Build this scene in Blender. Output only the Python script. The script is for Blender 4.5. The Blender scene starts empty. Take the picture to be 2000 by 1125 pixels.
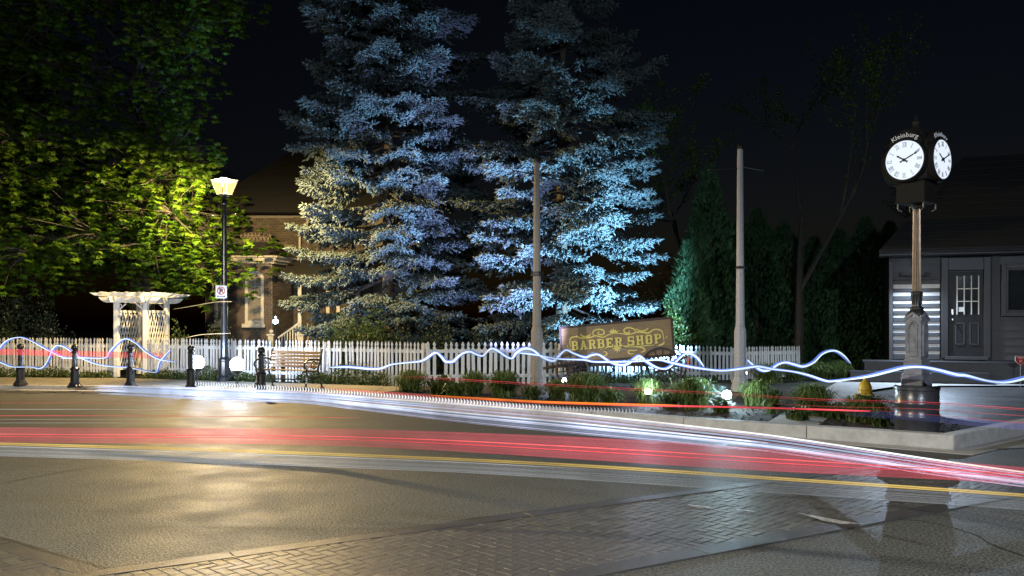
import bpy, bmesh, math, random
import numpy as np
from mathutils import Vector, Matrix, noise
random.seed(7)
R = math.radians
PI = math.pi
sc = bpy.context.scene
C = sc.collection

# ------------------------------------------------------------------ camera
F, HY, CAMZ = 1700.0, 630.0, 1.6          # focal length in photo pixels, horizon row, eye height
cam_d = bpy.data.cameras.new('camera')
cam = bpy.data.objects.new('camera', cam_d)
C.objects.link(cam)
cam.location = (0, 0, CAMZ)
cam.rotation_euler = (R(90), 0, 0)
cam_d.sensor_width = 36
cam_d.lens = 36 * F / 2000
cam_d.shift_y = (HY - 562.5) / 2000
cam_d.clip_end = 600
sc.camera = cam

# ------------------------------------------------------------------ night sky, moon-weak sun, exposure
w = bpy.data.worlds.new("World")
sc.world = w
w.use_nodes = True
nt = w.node_tree
nt.nodes.clear()
wo = nt.nodes.new('ShaderNodeOutputWorld')
bg = nt.nodes.new('ShaderNodeBackground')
sky = nt.nodes.new('ShaderNodeTexSky')
sky.sky_type = 'NISHITA'
sky.sun_disc = False
sky.sun_elevation = R(-3.5)
sky.sun_rotation = R(20)
bg.inputs['Strength'].default_value = 0.034
tint = nt.nodes.new('ShaderNodeMix'); tint.data_type = 'RGBA'; tint.blend_type = 'MULTIPLY'; tint.inputs[0].default_value = 1
tint.inputs[7].default_value = (.62, .72, 1.0, 1)     # night-blue cast of the town's sky
nt.links.new(sky.outputs[0], tint.inputs[6]); nt.links.new(tint.outputs[2], bg.inputs[0])
nt.links.new(bg.outputs[0], wo.inputs[0])

sun_d = bpy.data.lights.new('moon', 'SUN')
sun_d.energy = 0.06
sun_d.angle = R(0.5)
sun_d.color = (0.75, 0.85, 1.0)
sun = bpy.data.objects.new('moon', sun_d)
C.objects.link(sun)
sun.rotation_euler = (R(50), 0, R(-25))

sc.view_settings.view_transform = 'Standard'
sc.view_settings.look = 'None'
sc.view_settings.exposure = 0.0
sc.view_settings.gamma = 1.0
sc.view_settings.use_curve_mapping = False
sc.cycles.use_denoising = True
sc.cycles.max_bounces = 6
sc.cycles.diffuse_bounces = 3
sc.cycles.glossy_bounces = 3
sc.cycles.transmission_bounces = 4
sc.cycles.transparent_max_bounces = 6
sc.cycles.sample_clamp_indirect = 4

# light powers; spot, bed and flood feed added beams
POW = dict(lamp=8600, backw=10500, backc=9500, spot=17000, bed=7500, flood=350, shed=1350, post=30)

# ------------------------------------------------------------------ helpers
def P(px, py, Y):
    return Vector(((px - 1000) / F * Y, Y, CAMZ - (py - HY) / F * Y))
def G(px, py, z=0.0):
    Y = F * (CAMZ - z) / (py - HY)
    return Vector(((px - 1000) / F * Y, Y, z))
def T(x=0, y=0, z=0): return Matrix.Translation((x, y, z))
def RX(a): return Matrix.Rotation(a, 4, 'X')
def RY(a): return Matrix.Rotation(a, 4, 'Y')
def RZ(a): return Matrix.Rotation(a, 4, 'Z')

class MB:
    def __init__(s): s.v = []; s.f = []
    def add(s, vs, fs, M=None):
        o = len(s.v)
        if M is None: s.v += [tuple(v) for v in vs]
        else: s.v += [tuple(M @ Vector(v)) for v in vs]
        s.f += [tuple(i + o for i in f) for f in fs]
        return s
    def box(s, c, d, M=None):
        x, y, z = c; a, b, h = d[0]/2, d[1]/2, d[2]/2
        vs = [(x-a,y-b,z-h),(x+a,y-b,z-h),(x+a,y+b,z-h),(x-a,y+b,z-h),(x-a,y-b,z+h),(x+a,y-b,z+h),(x+a,y+b,z+h),(x-a,y+b,z+h)]
        return s.add(vs, [(0,3,2,1),(4,5,6,7),(0,1,5,4),(1,2,6,5),(2,3,7,6),(3,0,4,7)], M)
    def bar(s, p, q, wd, dp, up=(0,0,1), M=None):
        p, q = Vector(p), Vector(q); d = q - p; L = d.length; d.normalize()
        u = Vector(up)
        if abs(d.dot(u)) > .98: u = Vector((0,1,0))
        sd = d.cross(u).normalized(); u2 = sd.cross(d)
        m = Matrix((sd, d, u2)).transposed().to_4x4(); m.translation = (p + q) / 2
        if M is not None: m = M @ m
        return s.box((0,0,0), (wd, L, dp), m)
    def tube(s, pts, r, n=8, cap=True, M=None, closed=False):
        pts = [Vector(p) for p in pts]; k = len(pts)
        rs = r if isinstance(r, (list, tuple)) else [r] * k
        vs, fs = [], []; prev = None
        for i, p in enumerate(pts):
            if closed: d = pts[(i+1) % k] - pts[i-1]
            else: d = pts[min(i+1, k-1)] - pts[max(i-1, 0)]
            if d.length < 1e-9: d = Vector((0,0,1))
            d.normalize()
            if prev is None:
                a = d.cross(Vector((0,0,1)) if abs(d.z) < .9 else Vector((1,0,0))).normalized()
            else:
                a = prev - d * prev.dot(d); a.normalize()
            prev = a; b = d.cross(a)
            for j in range(n):
                t = 2*PI*j/n
                vs.append(p + (a*math.cos(t) + b*math.sin(t)) * rs[i])
        for i in range(k if closed else k-1):
            i2 = (i+1) % k
            for j in range(n):
                j2 = (j+1) % n
                fs.append((i*n+j, i*n+j2, i2*n+j2, i2*n+j))
        if cap and not closed:
            fs.append(tuple(range(n-1, -1, -1))); fs.append(tuple((k-1)*n + j for j in range(n)))
        return s.add(vs, fs, M)
    def lathe(s, prof, n=24, M=None, ph=0.0):
        vs, fs = [], []
        for r, z in prof:
            for j in range(n):
                t = 2*PI*(j+ph)/n
                vs.append((r*math.cos(t), r*math.sin(t), z))
        k = len(prof)
        for i in range(k-1):
            for j in range(n):
                j2 = (j+1) % n
                fs.append((i*n+j, i*n+j2, (i+1)*n+j2, (i+1)*n+j))
        fs.append(tuple(range(n-1, -1, -1))); fs.append(tuple((k-1)*n+j for j in range(n)))
        return s.add(vs, fs, M)
    def prism(s, poly, y0, y1, M=None):          # polygon in x,z, from y0 (front) to y1
        n = len(poly)
        vs = [(x, y0, z) for x, z in poly] + [(x, y1, z) for x, z in poly]
        fs = [tuple(range(n)), tuple(range(2*n-1, n-1, -1))]
        fs += [(i, i+n, (i+1) % n + n, (i+1) % n) for i in range(n)]
        return s.add(vs, fs, M)
    def slab(s, poly, z0, z1, M=None):           # polygon in x,y, thick in z
        n = len(poly)
        vs = [(p[0], p[1], z0) for p in poly] + [(p[0], p[1], z1) for p in poly]
        fs = [tuple(range(n-1, -1, -1)), tuple(range(n, 2*n))]
        fs += [(i, (i+1) % n, (i+1) % n + n, i+n) for i in range(n)]
        return s.add(vs, fs, M)
    def ball(s, c, r, M=None, n=14, sq=(1,1,1)):
        m = max(6, n//2)
        prof = [(max(1e-4, math.sin(PI*i/m)), -math.cos(PI*i/m)) for i in range(m+1)]
        m4 = T(*c) @ Matrix.Diagonal((r*sq[0], r*sq[1], r*sq[2], 1))
        return s.lathe(prof, n, m4 if M is None else M @ m4)
    def mesh(s, name, m, smooth=False):
        me = bpy.data.meshes.new(name)
        me.from_pydata(s.v, [], s.f)
        me.materials.append(m)
        if smooth: me.polygons.foreach_set('use_smooth', [True]*len(me.polygons))
        me.update()
        return me
    def build(s, name, m, parent=None, smooth=False, bevel=0, label=None, seg=1, M=None, kind=None):
        o = link(name, s.mesh(name, m, smooth), parent, M)
        if bevel:
            b = o.modifiers.new('edge', 'BEVEL'); b.width = bevel; b.segments = seg; b.limit_method = 'ANGLE'; b.angle_limit = R(35)
        if smooth: soften(o)
        if label: o['label'] = label
        if kind: o['kind'] = kind
        return o

def soften(o):
    me = o.data
    bm = bmesh.new(); bm.from_mesh(me)
    for e in bm.edges:
        if len(e.link_faces) == 2 and e.calc_face_angle(0) > R(38): e.smooth = False
    bm.to_mesh(me); bm.free()

def link(name, me, parent=None, M=None):
    o = bpy.data.objects.new(name, me); C.objects.link(o)
    if parent is not None: o.parent = parent
    if M is not None: o.matrix_local = M
    return o
def tag(o, label, cat, group=None):
    o['label'] = label; o['category'] = cat
    if group: o['group'] = group
    return o
def thing(name, label, cat, loc=(0,0,0), rz=0.0, group=None):
    o = bpy.data.objects.new(name, None); C.objects.link(o)
    o.empty_display_size = .2
    o.location = loc; o.rotation_euler = (0, 0, rz)
    return tag(o, label, cat, group)
def struct(o):
    o['kind'] = 'structure'; return o
def group_struct(name):
    o = bpy.data.objects.new(name, None); C.objects.link(o); o['kind'] = 'structure'; return o
def copy_tree(o, parent=None):
    c = o.copy(); C.objects.link(c)
    if parent is not None: c.parent = parent
    for ch in [x for x in C.objects if x.parent == o]: copy_tree(ch, c)
    return c

# ------------------------------------------------------------------ materials
def node(nt, t, **kw):
    n = nt.nodes.new(t)
    for k, v in kw.items(): setattr(n, k, v)
    return n
def mat(name, c1, c2=None, rough=.6, scale=8, metal=0, bump=0, bscale=None, rough2=None, detail=6, spec=.5, stretch=None, island=0, trans=0, coat=0):
    m = bpy.data.materials.new(name); m.use_nodes = True
    nt = m.node_tree; b = nt.nodes['Principled BSDF']; out = nt.nodes['Material Output']
    c2 = c2 or tuple(x*.75 for x in c1)
    tc = node(nt, 'ShaderNodeTexCoord'); src = tc.outputs['Object']
    if stretch:
        mp = node(nt, 'ShaderNodeMapping'); mp.inputs['Scale'].default_value = stretch
        nt.links.new(src, mp.inputs[0]); src = mp.outputs[0]
    nz = node(nt, 'ShaderNodeTexNoise'); nz.inputs['Scale'].default_value = scale; nz.inputs['Detail'].default_value = detail
    nz.inputs['Roughness'].default_value = .65
    nt.links.new(src, nz.inputs['Vector'])
    cr = node(nt, 'ShaderNodeValToRGB'); cr.color_ramp.elements[0].position = .32; cr.color_ramp.elements[1].position = .68
    cr.color_ramp.elements[0].color = (*c2, 1); cr.color_ramp.elements[1].color = (*c1, 1)
    nt.links.new(nz.outputs['Fac'], cr.inputs[0])
    col = cr.outputs[0]
    if island:
        ge = node(nt, 'ShaderNodeNewGeometry'); hs = node(nt, 'ShaderNodeHueSaturation')
        mr = node(nt, 'ShaderNodeMapRange'); mr.inputs['To Min'].default_value = 1-island; mr.inputs['To Max'].default_value = 1+island
        nt.links.new(ge.outputs['Random Per Island'], mr.inputs['Value']); nt.links.new(mr.outputs[0], hs.inputs['Value'])
        mr2 = node(nt, 'ShaderNodeMath', operation='MULTIPLY_ADD'); mr2.inputs[1].default_value = .05; mr2.inputs[2].default_value = .475
        mm = node(nt, 'ShaderNodeMath', operation='FRACT'); m7 = node(nt, 'ShaderNodeMath', operation='MULTIPLY'); m7.inputs[1].default_value = 17.3
        nt.links.new(ge.outputs['Random Per Island'], m7.inputs[0]); nt.links.new(m7.outputs[0], mm.inputs[0]); nt.links.new(mm.outputs[0], mr2.inputs[0])
        nt.links.new(mr2.outputs[0], hs.inputs['Hue'])
        nt.links.new(col, hs.inputs['Color']); col = hs.outputs[0]
    nt.links.new(col, b.inputs['Base Color'])
    b.inputs['Metallic'].default_value = metal
    b.inputs['Specular IOR Level'].default_value = spec
    b.inputs['Coat Weight'].default_value = coat
    if rough2 is not None:
        mr = node(nt, 'ShaderNodeMapRange'); mr.inputs['From Min'].default_value = .3; mr.inputs['From Max'].default_value = .7
        mr.inputs['To Min'].default_value = rough; mr.inputs['To Max'].default_value = rough2
        nt.links.new(nz.outputs['Fac'], mr.inputs['Value']); nt.links.new(mr.outputs[0], b.inputs['Roughness'])
    else: b.inputs['Roughness'].default_value = rough
    if bump:
        n2 = node(nt, 'ShaderNodeTexNoise'); n2.inputs['Scale'].default_value = bscale or scale*4; n2.inputs['Detail'].default_value = 5
        nt.links.new(src, n2.inputs['Vector'])
        bp = node(nt, 'ShaderNodeBump'); bp.inputs['Strength'].default_value = bump; bp.inputs['Distance'].default_value = .02
        nt.links.new(n2.outputs['Fac'], bp.inputs['Height']); nt.links.new(bp.outputs[0], b.inputs['Normal'])
    if trans:
        tr = node(nt, 'ShaderNodeBsdfTranslucent'); nt.links.new(col, tr.inputs[0])
        mx = node(nt, 'ShaderNodeMixShader'); mx.inputs[0].default_value = trans
        nt.links.new(b.outputs[0], mx.inputs[1]); nt.links.new(tr.outputs[0], mx.inputs[2]); nt.links.new(mx.outputs[0], out.inputs[0])
    return m
def emit(name, c, s):
    m = bpy.data.materials.new(name); m.use_nodes = True
    nt = m.node_tree; b = nt.nodes['Principled BSDF']
    b.inputs['Base Color'].default_value = (*[x*.2 for x in c], 1)
    b.inputs['Emission Color'].default_value = (*c, 1); b.inputs['Emission Strength'].default_value = s
    b.inputs['Roughness'].default_value = .4
    return m
def emit_flicker(name, c, s, lo=.35):
    """a glow whose brightness wavers along its length"""
    m = emit(name, c, s); nt = m.node_tree; b = nt.nodes['Principled BSDF']
    tc = node(nt, 'ShaderNodeTexCoord'); nz = node(nt, 'ShaderNodeTexNoise'); nz.inputs['Scale'].default_value = .9; nz.inputs['Detail'].default_value = 4
    mr = node(nt, 'ShaderNodeMapRange'); mr.inputs['From Min'].default_value = .34; mr.inputs['From Max'].default_value = .66; mr.inputs['To Min'].default_value = s*lo; mr.inputs['To Max'].default_value = s*1.45
    nt.links.new(tc.outputs['Object'], nz.inputs['Vector']); nt.links.new(nz.outputs['Fac'], mr.inputs['Value']); nt.links.new(mr.outputs[0], b.inputs['Emission Strength'])
    return m

M = {}
M['white'] = mat('white_paint', (.79,.78,.75), (.52,.50,.45), .55, 5, bump=.15, stretch=(1,1,.3))
M['dimmed_white'] = mat('dimmed_white_paint', (.46,.44,.37), (.33,.31,.26), .6, 5, bump=.15)  # white trim darkened to offset the street lamp's light on the house
M['black'] = mat('black_enamel', (.018,.019,.022), (.010,.011,.013), .28, 12, spec=.6, bump=.05)
M['iron'] = mat('dark_iron', (.022,.020,.018), (.012,.011,.010), .42, 20, spec=.55, bump=.1)
M['concrete_pole'] = mat('cast_concrete', (.30,.26,.22), (.20,.17,.145), .75, 30, bump=.3, bscale=120)
M['cool_lit_pole'] = mat('cool_lit_concrete', (.38,.36,.36), (.27,.255,.25), .75, 30, bump=.3, bscale=120)  # pole concrete again, lightened to stand in for cool light on it
M['kerb'] = mat('kerb_concrete', (.50,.475,.44), (.33,.31,.28), .7, 6, bump=.25, bscale=60, detail=8)
M['wood'] = mat('varnished_slat', (.33,.19,.055), (.20,.11,.032), .4, 6, stretch=(1,12,12), bump=.1)
M['wagon'] = mat('old_wagon_timber', (.055,.032,.022), (.022,.013,.009), .75, 10, bump=.3, stretch=(2,8,8))
M['bark'] = mat('bark', (.15,.125,.085), (.07,.055,.035), .9, 7, bump=.9, bscale=14, stretch=(1,1,.25))
M['twig'] = mat('grey_twig', (.085,.077,.065), (.05,.043,.035), .9, 12)
M['spruce'] = mat('blue_spruce_needles', (.115,.15,.15), (.075,.105,.10), .6, 1.5, island=.3, spec=.3)
M['maple'] = mat('maple_leaf', (.10,.19,.012), (.065,.135,.008), .5, 1.2, island=.3, trans=.35, spec=.3)
M['cedar'] = mat('cedar_spray', (.045,.105,.042), (.025,.065,.025), .7, 1.5, island=.3, spec=.2)
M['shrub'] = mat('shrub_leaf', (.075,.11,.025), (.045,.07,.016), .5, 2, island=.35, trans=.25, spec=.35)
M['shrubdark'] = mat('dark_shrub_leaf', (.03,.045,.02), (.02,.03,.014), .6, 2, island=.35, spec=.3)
M['grass'] = mat('grass_blade', (.15,.19,.055), (.095,.14,.035), .5, 3, island=.35, trans=.25, spec=.3)
M['petal'] = mat('pale_petal', (.6,.55,.5), (.45,.38,.35), .6, 5)
M['mulch'] = mat('bark_mulch', (.05,.032,.02), (.018,.012,.008), .85, 22, bump=.9, bscale=40, detail=8)
M['lawn'] = mat('dark_lawn', (.035,.045,.02), (.02,.025,.012), .9, 3, bump=.8, bscale=50)
M['walk'] = mat('pavement_concrete', (.30,.27,.21), (.19,.17,.13), .7, 3, bump=.25, bscale=70, detail=9)
M['mortar'] = mat('mortar', (.20,.18,.15), (.13,.12,.10), .9, 30, bump=.3)
M['brick'] = mat('house_brick', (.095,.078,.056), (.055,.045,.033), .85, 4, bump=.3, bscale=60, island=.25)
M['clap'] = mat('grey_clapboard', (.062,.062,.068), (.046,.046,.051), .6, 4, bump=.1, stretch=(.3,.3,4))
M['darkpaint'] = mat('charcoal_paint', (.026,.026,.029), (.018,.018,.020), .45, 6)
M['shingle'] = mat('roof_shingle', (.022,.022,.022), (.012,.012,.012), .9, 9, bump=.5)
M['enamel'] = mat('grey_black_enamel', (.24,.24,.255), (.10,.10,.108), .36, 9, spec=.6, bump=.12)
M['drum'] = mat('glossy_drum_enamel', (.05,.05,.055), (.03,.03,.033), .28, 9, spec=.6, bump=.12)
M['bronze'] = mat('bronze_column', (.24,.18,.12), (.14,.10,.07), .35, 9, metal=.5)
M['walk2'] = mat('pale_path_concrete', (.44,.44,.43), (.33,.33,.32), .65, 3, bump=.2, bscale=70)
M['chink'] = mat('white_chinking', (.66,.66,.66), (.5,.5,.5), .8, 9, bump=.3)
M['case'] = mat('matt_dark_case', (.014,.012,.010), (.009,.008,.007), .75, 9, spec=.15)
M['metal'] = mat('bright_metal', (.6,.6,.6), (.45,.45,.45), .3, 20, metal=1)
M['yellow'] = mat('hydrant_yellow', (.62,.42,.03), (.42,.27,.02), .45, 12, bump=.15)
M['red'] = mat('red_print', (.55,.04,.03), (.42,.03,.025), .5, 5)
M['signwhite'] = mat('sign_white', (.75,.75,.73), (.65,.65,.63), .45, 3)
M['ink'] = mat('black_print', (.015,.015,.015), (.01,.01,.01), .5, 3)
M['signboard'] = mat('painted_board', (.21,.125,.045), (.14,.08,.03), .55, 5, stretch=(1,4,8), bump=.12)
M['gold'] = mat('gold_paint', (.62,.47,.085), (.45,.33,.06), .5, 14)
M['signshade'] = mat('letter_shade_paint', (.06,.03,.015), (.04,.02,.01), .6, 5)
M['glass'] = mat('window_glass', (.02,.024,.028), (.012,.014,.018), .08, 2, spec=.7)
M['door'] = mat('black_door_paint', (.018,.018,.02), (.012,.012,.013), .5, 7, spec=.3)
M['orange'] = mat('orange_tape', (.75,.13,.03), (.6,.09,.02), .4, 5)

def lamp_light(name, loc, power, col, parent=None, kind='POINT', target=None, size=.08, angle=120, blend=.4):
    d = bpy.data.lights.new(name, kind); d.energy = power; d.color = col; d.shadow_soft_size = size
    o = bpy.data.objects.new(name, d); C.objects.link(o)
    if kind == 'SPOT': d.spot_size = R(angle); d.spot_blend = blend
    if parent is not None: o.parent = parent
    o.location = loc
    if target is not None:
        dr = Vector(target) - Vector(loc)
        o.rotation_euler = dr.to_track_quat('-Z', 'Y').to_euler()
    return o

def tri_scatter(name, Cn, Rm, S, tv, tf, m, parent=None, kind='stuff', smooth=False):
    """many copies of one small leaf or shoot shape as one mesh: Cn (N,3), Rm (N,3,3) columns = axes, S (N,) or (N,3)"""
    tv = np.asarray(tv, float); tf = np.asarray(tf, int)
    Cn = np.asarray(Cn); N = len(Cn); S = np.asarray(S)
    if S.ndim == 1: S = S[:, None].repeat(3, 1)
    V = np.einsum('nij,nkj->nki', Rm, tv[None] * S[:, None, :]) + Cn[:, None, :]
    k = len(tv); q = tf.shape[1]
    Fc = (tf[None] + (np.arange(N) * k)[:, None, None]).reshape(-1)
    me = bpy.data.meshes.new(name)
    me.vertices.add(N*k); me.vertices.foreach_set('co', V.reshape(-1).astype(np.float32))
    nf = N * len(tf)
    me.loops.add(nf*q); me.loops.foreach_set('vertex_index', Fc.astype(np.int32))
    me.polygons.add(nf); me.polygons.foreach_set('loop_start', (np.arange(nf)*q).astype(np.int32))
    me.polygons.foreach_set('loop_total', np.full(nf, q, np.int32))
    me.materials.append(m)
    me.update(calc_edges=True)
    if smooth: me.polygons.foreach_set('use_smooth', np.ones(nf, bool))
    o = link(name, me, parent)
    if kind: o['kind'] = kind
    return o
def basis(d, rng, roll=None):
    """rotation matrices whose local Z is d (N,3)"""
    d = d / np.maximum(1e-9, np.linalg.norm(d, axis=1, keepdims=True))
    a = rng.normal(size=d.shape) if roll is None else roll
    x = np.cross(a, d); x /= np.maximum(1e-9, np.linalg.norm(x, axis=1, keepdims=True))
    y = np.cross(d, x)
    return np.stack([x, y, d], axis=2)
# ================================================================== ROAD, KERB, PAVEMENTS
def asphalt(name, c1, c2, r1, r2, grain=260):
    m = bpy.data.materials.new(name); m.use_nodes = True
    nt = m.node_tree; b = nt.nodes['Principled BSDF']; L = nt.links.new
    tc = node(nt, 'ShaderNodeTexCoord')
    big = node(nt, 'ShaderNodeTexNoise'); big.inputs['Scale'].default_value = .55; big.inputs['Detail'].default_value = 7; L(tc.outputs['Object'], big.inputs['Vector'])
    fine = node(nt, 'ShaderNodeTexNoise'); fine.inputs['Scale'].default_value = grain/5; fine.inputs['Detail'].default_value = 3; L(tc.outputs['Object'], fine.inputs['Vector'])
    vor = node(nt, 'ShaderNodeTexVoronoi'); vor.inputs['Scale'].default_value = grain/4; L(tc.outputs['Object'], vor.inputs['Vector'])
    mixc = node(nt, 'ShaderNodeMix', data_type='RGBA'); mixc.inputs[6].default_value = (*c1, 1); mixc.inputs[7].default_value = (*c2, 1); L(big.outputs['Fac'], mixc.inputs[0])
    mul = node(nt, 'ShaderNodeMix', data_type='RGBA', blend_type='MULTIPLY'); mul.inputs[0].default_value = .75
    cr = node(nt, 'ShaderNodeValToRGB'); cr.color_ramp.elements[0].position = .38; cr.color_ramp.elements[0].color = (.22,.22,.22,1)
    cr.color_ramp.elements[1].position = .64; cr.color_ramp.elements[1].color = (2.1,2.1,2.0,1); L(fine.outputs['Fac'], cr.inputs[0])
    L(mixc.outputs[2], mul.inputs[6]); L(cr.outputs[0], mul.inputs[7]); L(mul.outputs[2], b.inputs['Base Color'])
    mr = node(nt, 'ShaderNodeMapRange'); mr.inputs['From Min'].default_value = .35; mr.inputs['From Max'].default_value = .65
    mr.inputs['To Min'].default_value = r1; mr.inputs['To Max'].default_value = r2
    med = node(nt, 'ShaderNodeTexNoise'); med.inputs['Scale'].default_value = 1.7; med.inputs['Detail'].default_value = 8; L(tc.outputs['Object'], med.inputs['Vector'])
    L(med.outputs['Fac'], mr.inputs['Value']); L(mr.outputs[0], b.inputs['Roughness'])
    bp = node(nt, 'ShaderNodeBump'); bp.inputs['Strength'].default_value = .5; bp.inputs['Distance'].default_value = .006
    add = node(nt, 'ShaderNodeMath', operation='ADD'); L(vor.outputs['Distance'], add.inputs[0]); L(fine.outputs['Fac'], add.inputs[1])
    L(add.outputs[0], bp.inputs['Height']); L(bp.outputs[0], b.inputs['Normal'])
    b.inputs['Specular IOR Level'].default_value = .22
    return m
M['asphalt'] = asphalt('worn_damp_asphalt', (.108,.106,.092), (.076,.075,.066), .50, .64)
M['asphalt2'] = asphalt('fresh_damp_asphalt', (.062,.056,.046), (.045,.042,.036), .36, .5, 200)
M['asphalt3'] = asphalt('driveway_asphalt', (.085,.085,.088), (.06,.06,.062), .4, .6)
M['tar'] = mat('tar_seam', (.018,.017,.016), (.03,.027,.024), .5, 15, bump=.4, bscale=60)
M['paver'] = mat('clay_paver', (.10,.09,.068), (.068,.062,.05), .35, 6, bump=.35, bscale=70, rough2=.5, island=.22, spec=.6)
M['sand'] = mat('joint_sand', (.17,.145,.10), (.10,.085,.06), .75, 40, bump=.3)
M['strip'] = mat('border_concrete', (.075,.068,.058), (.045,.042,.038), .42, 5, bump=.35, bscale=80)
M['streak_colour'] = mat('painted_light_streak', (.62,.6,.55), (.09,.085,.075), .55, 22)  # broken pale colour standing in for light reflections on the road

def sheet(name, poly, z, m, under=None):
    mb = MB(); mb.add([(p[0], p[1], z) for p in poly], [tuple(range(len(poly)))])
    return mb.build(name, m, under)
road = struct(sheet('road', [(-160,-60),(160,-60),(160,40),(-160,40)], 0, M['asphalt']))

# kerb line (foot of the kerb), left to right, then round the corner
K = [Vector(p) for p in [(-60,24.5),(-30,22.6),(-12.1,20.9),(-9.4,20.5),(-7.6,19.9),(-5.5,18.8),(-3.2,17.6),(0,15.1),(2.58,13.1),(5.54,10.9),(7.27,12.36),(16,19.7)]]
def kerb_offset(d):
    out = []
    for i, p in enumerate(K):
        a = (K[i]-K[i-1]).normalized() if i else (K[1]-K[0]).normalized()
        b = (K[i+1]-K[i]).normalized() if i < len(K)-1 else a
        na, nb = Vector((-a.y, a.x)), Vector((-b.y, b.x))
        n = (na+nb).normalized(); out.append(p + n * d / max(.3, n.dot(na)))
    return out
KB = kerb_offset(.2)
# ground of the far side
back = [(160,19.7),(160,160),(-160,160),(-160,24.5)]
struct(sheet('ground', [tuple(p) for p in kerb_offset(.1)] + back, .055, M['lawn']))
mb = MB()
kerb_root = group_struct('kerb')
for i in range(len(K)-1):
    a, b = K[i], K[i+1]; a2, b2 = KB[i], KB[i+1]
    n = max(1, round((b-a).length/1.6)) if -31 < a.x and b.x < 9 else 1
    h0 = .10 if i < 6 else (.17 if i < 9 else .19)
    h1 = .10 if i < 5 else (.17 if i < 8 else .19)
    for k in range(n):
        t0, t1 = k/n, (k+1)/n
        g = .004/(b-a).length
        q = [a.lerp(b,t0+g), a.lerp(b,t1-g), a2.lerp(b2,t1-g), a2.lerp(b2,t0+g)]
        ha, hb = h0+(h1-h0)*t0, h0+(h1-h0)*t1
        st = MB(); j = random.uniform(-.003,.003)
        vs = [(p.x,p.y,-.05) for p in q] + [(q[0].x,q[0].y,ha+j),(q[1].x,q[1].y,hb+j),(q[2].x,q[2].y,hb+j),(q[3].x,q[3].y,ha+j)]
        st.add(vs, [(0,3,2,1),(4,5,6,7),(0,1,5,4),(1,2,6,5),(2,3,7,6),(3,0,4,7)])
        st.build('kerb_stone', M['kerb'], kerb_root, bevel=.012, seg=2)
# gutter pan at the foot of the kerb
KG = kerb_offset(-.32); K0 = kerb_offset(-.004)
g = MB()
for i in range(1, 10):
    g.slab([KG[i], KG[i+1], K0[i+1], K0[i]], -.02, .006)
struct(g.build('gutter', M['kerb']))
# sidewalk on the left, in slabs
side = group_struct('sidewalk')
far_edge = [Vector(p) for p in [(-30,25.6),(-14.6,24.35),(-10.15,23.6),(-7.4,22.5),(-4.4,21.3),(-2.2,20.4)]]
def along(poly, x):
    for i in range(len(poly)-1):
        a, b = poly[i], poly[i+1]
        if a.x <= x <= b.x: return a.lerp(b, (x-a.x)/(b.x-a.x))
    return poly[-1] if x > poly[-1].x else poly[0]
x = -30.0
while x < -2.9:
    x1 = x + 1.5
    q = [along(KB, x+.006), along(KB, x1-.006), along(far_edge, min(x1-.006, -2.2)), along(far_edge, x+.006)]
    s = MB(); s.slab([(p.x,p.y) for p in q], .0, .088 + random.uniform(0,.003)); s.build('paving_slab', M['walk'], side, bevel=.006)
    x = x1
# planting beds
zb = .10
bedL = [tuple(p) for p in KB[6:9]] + [tuple(KB[8].lerp(KB[9], .33))] + [tuple(G(1560,760,zb).xy), (6.0,21.5), (1.4,21.6), (-2.1,20.7), (-2.9,18.2)]
struct(sheet('planting_bed', bedL, zb, M['mulch']))
bedR = [tuple(KB[8].lerp(KB[9], .52)), tuple(KB[9]), tuple(KB[10]), tuple(G(1850,818,zb).xy), tuple(G(1760,790,zb).xy), tuple(G(1760,765,zb).xy), tuple(G(1690,768,zb).xy)]
struct(sheet('corner_planting_bed', bedR, zb+.004, M['mulch']))
# light concrete garden path and the pad before the shed
pathp = [tuple(KB[8].lerp(KB[9], .32)), tuple(KB[8].lerp(KB[9], .53)), tuple(G(1690,764,zb).xy), tuple(G(1760,754,zb).xy), tuple(G(2200,754,zb).xy), tuple(G(2200,744,zb).xy), tuple(G(1640,744,zb).xy)]
struct(sheet('garden_path', pathp, zb+.012, M['walk2']))
drive = [tuple(G(1760,757,zb).xy), tuple(G(1752,790,zb).xy), tuple(G(1850,817,zb).xy), tuple(KB[10]), (16, 19.6), tuple(G(2300,757,zb).xy)]
struct(sheet('driveway', drive, zb+.008, M['asphalt3']))
# pale concrete apron at the right edge of the picture
ap = [(5.75,10.86),(7.35,12.2),(12,16.1),(12,12.4),(6.6,11.1)]
struct(sheet('pavement_apron', ap, .008, M['walk']))

# ---- asphalt patch, tar seams and cracks
a0 = Vector((-2.64,5.61)); e1 = Vector((.853,.522)); n1 = Vector((.522,-.853)); e2 = Vector((-.82,.576)); n2 = Vector((-.576,-.82))
def crack(pts, wd, name='tar_seam', z=.0045):
    fine = []
    for i in range(len(pts)-1):
        a, b = Vector(pts[i]), Vector(pts[i+1]); n = max(2, int((b-a).length/.07))
        for k in range(n): fine.append(a.lerp(b, k/n))
    fine.append(Vector(pts[-1]))
    vs = []; ph = random.random()*50
    for i, p in enumerate(fine):
        d = (fine[min(i+1,len(fine)-1)]-fine[max(i-1,0)]).normalized(); nn = Vector((-d.y,d.x))
        off = nn*noise.noise((i*.21+ph,0,0))*.03; ww = wd*(.6+.6*abs(noise.noise((i*.5+ph,3,0))))
        vs += [tuple(p+off-nn*ww)+(z,), tuple(p+off+nn*ww)+(z,)]
    m_ = MB(); m_.add(vs, [(2*i,2*i+2,2*i+3,2*i+1) for i in range(len(fine)-1)])
    return m_.build(name, M['tar'], road)
crack([a0 + n1*-.03 + e1*s for s in (0,2,4,6,7.5)], .026)
crack([a0 - n2*.03 + e2*s for s in (0,1.5,3)], .026)
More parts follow.
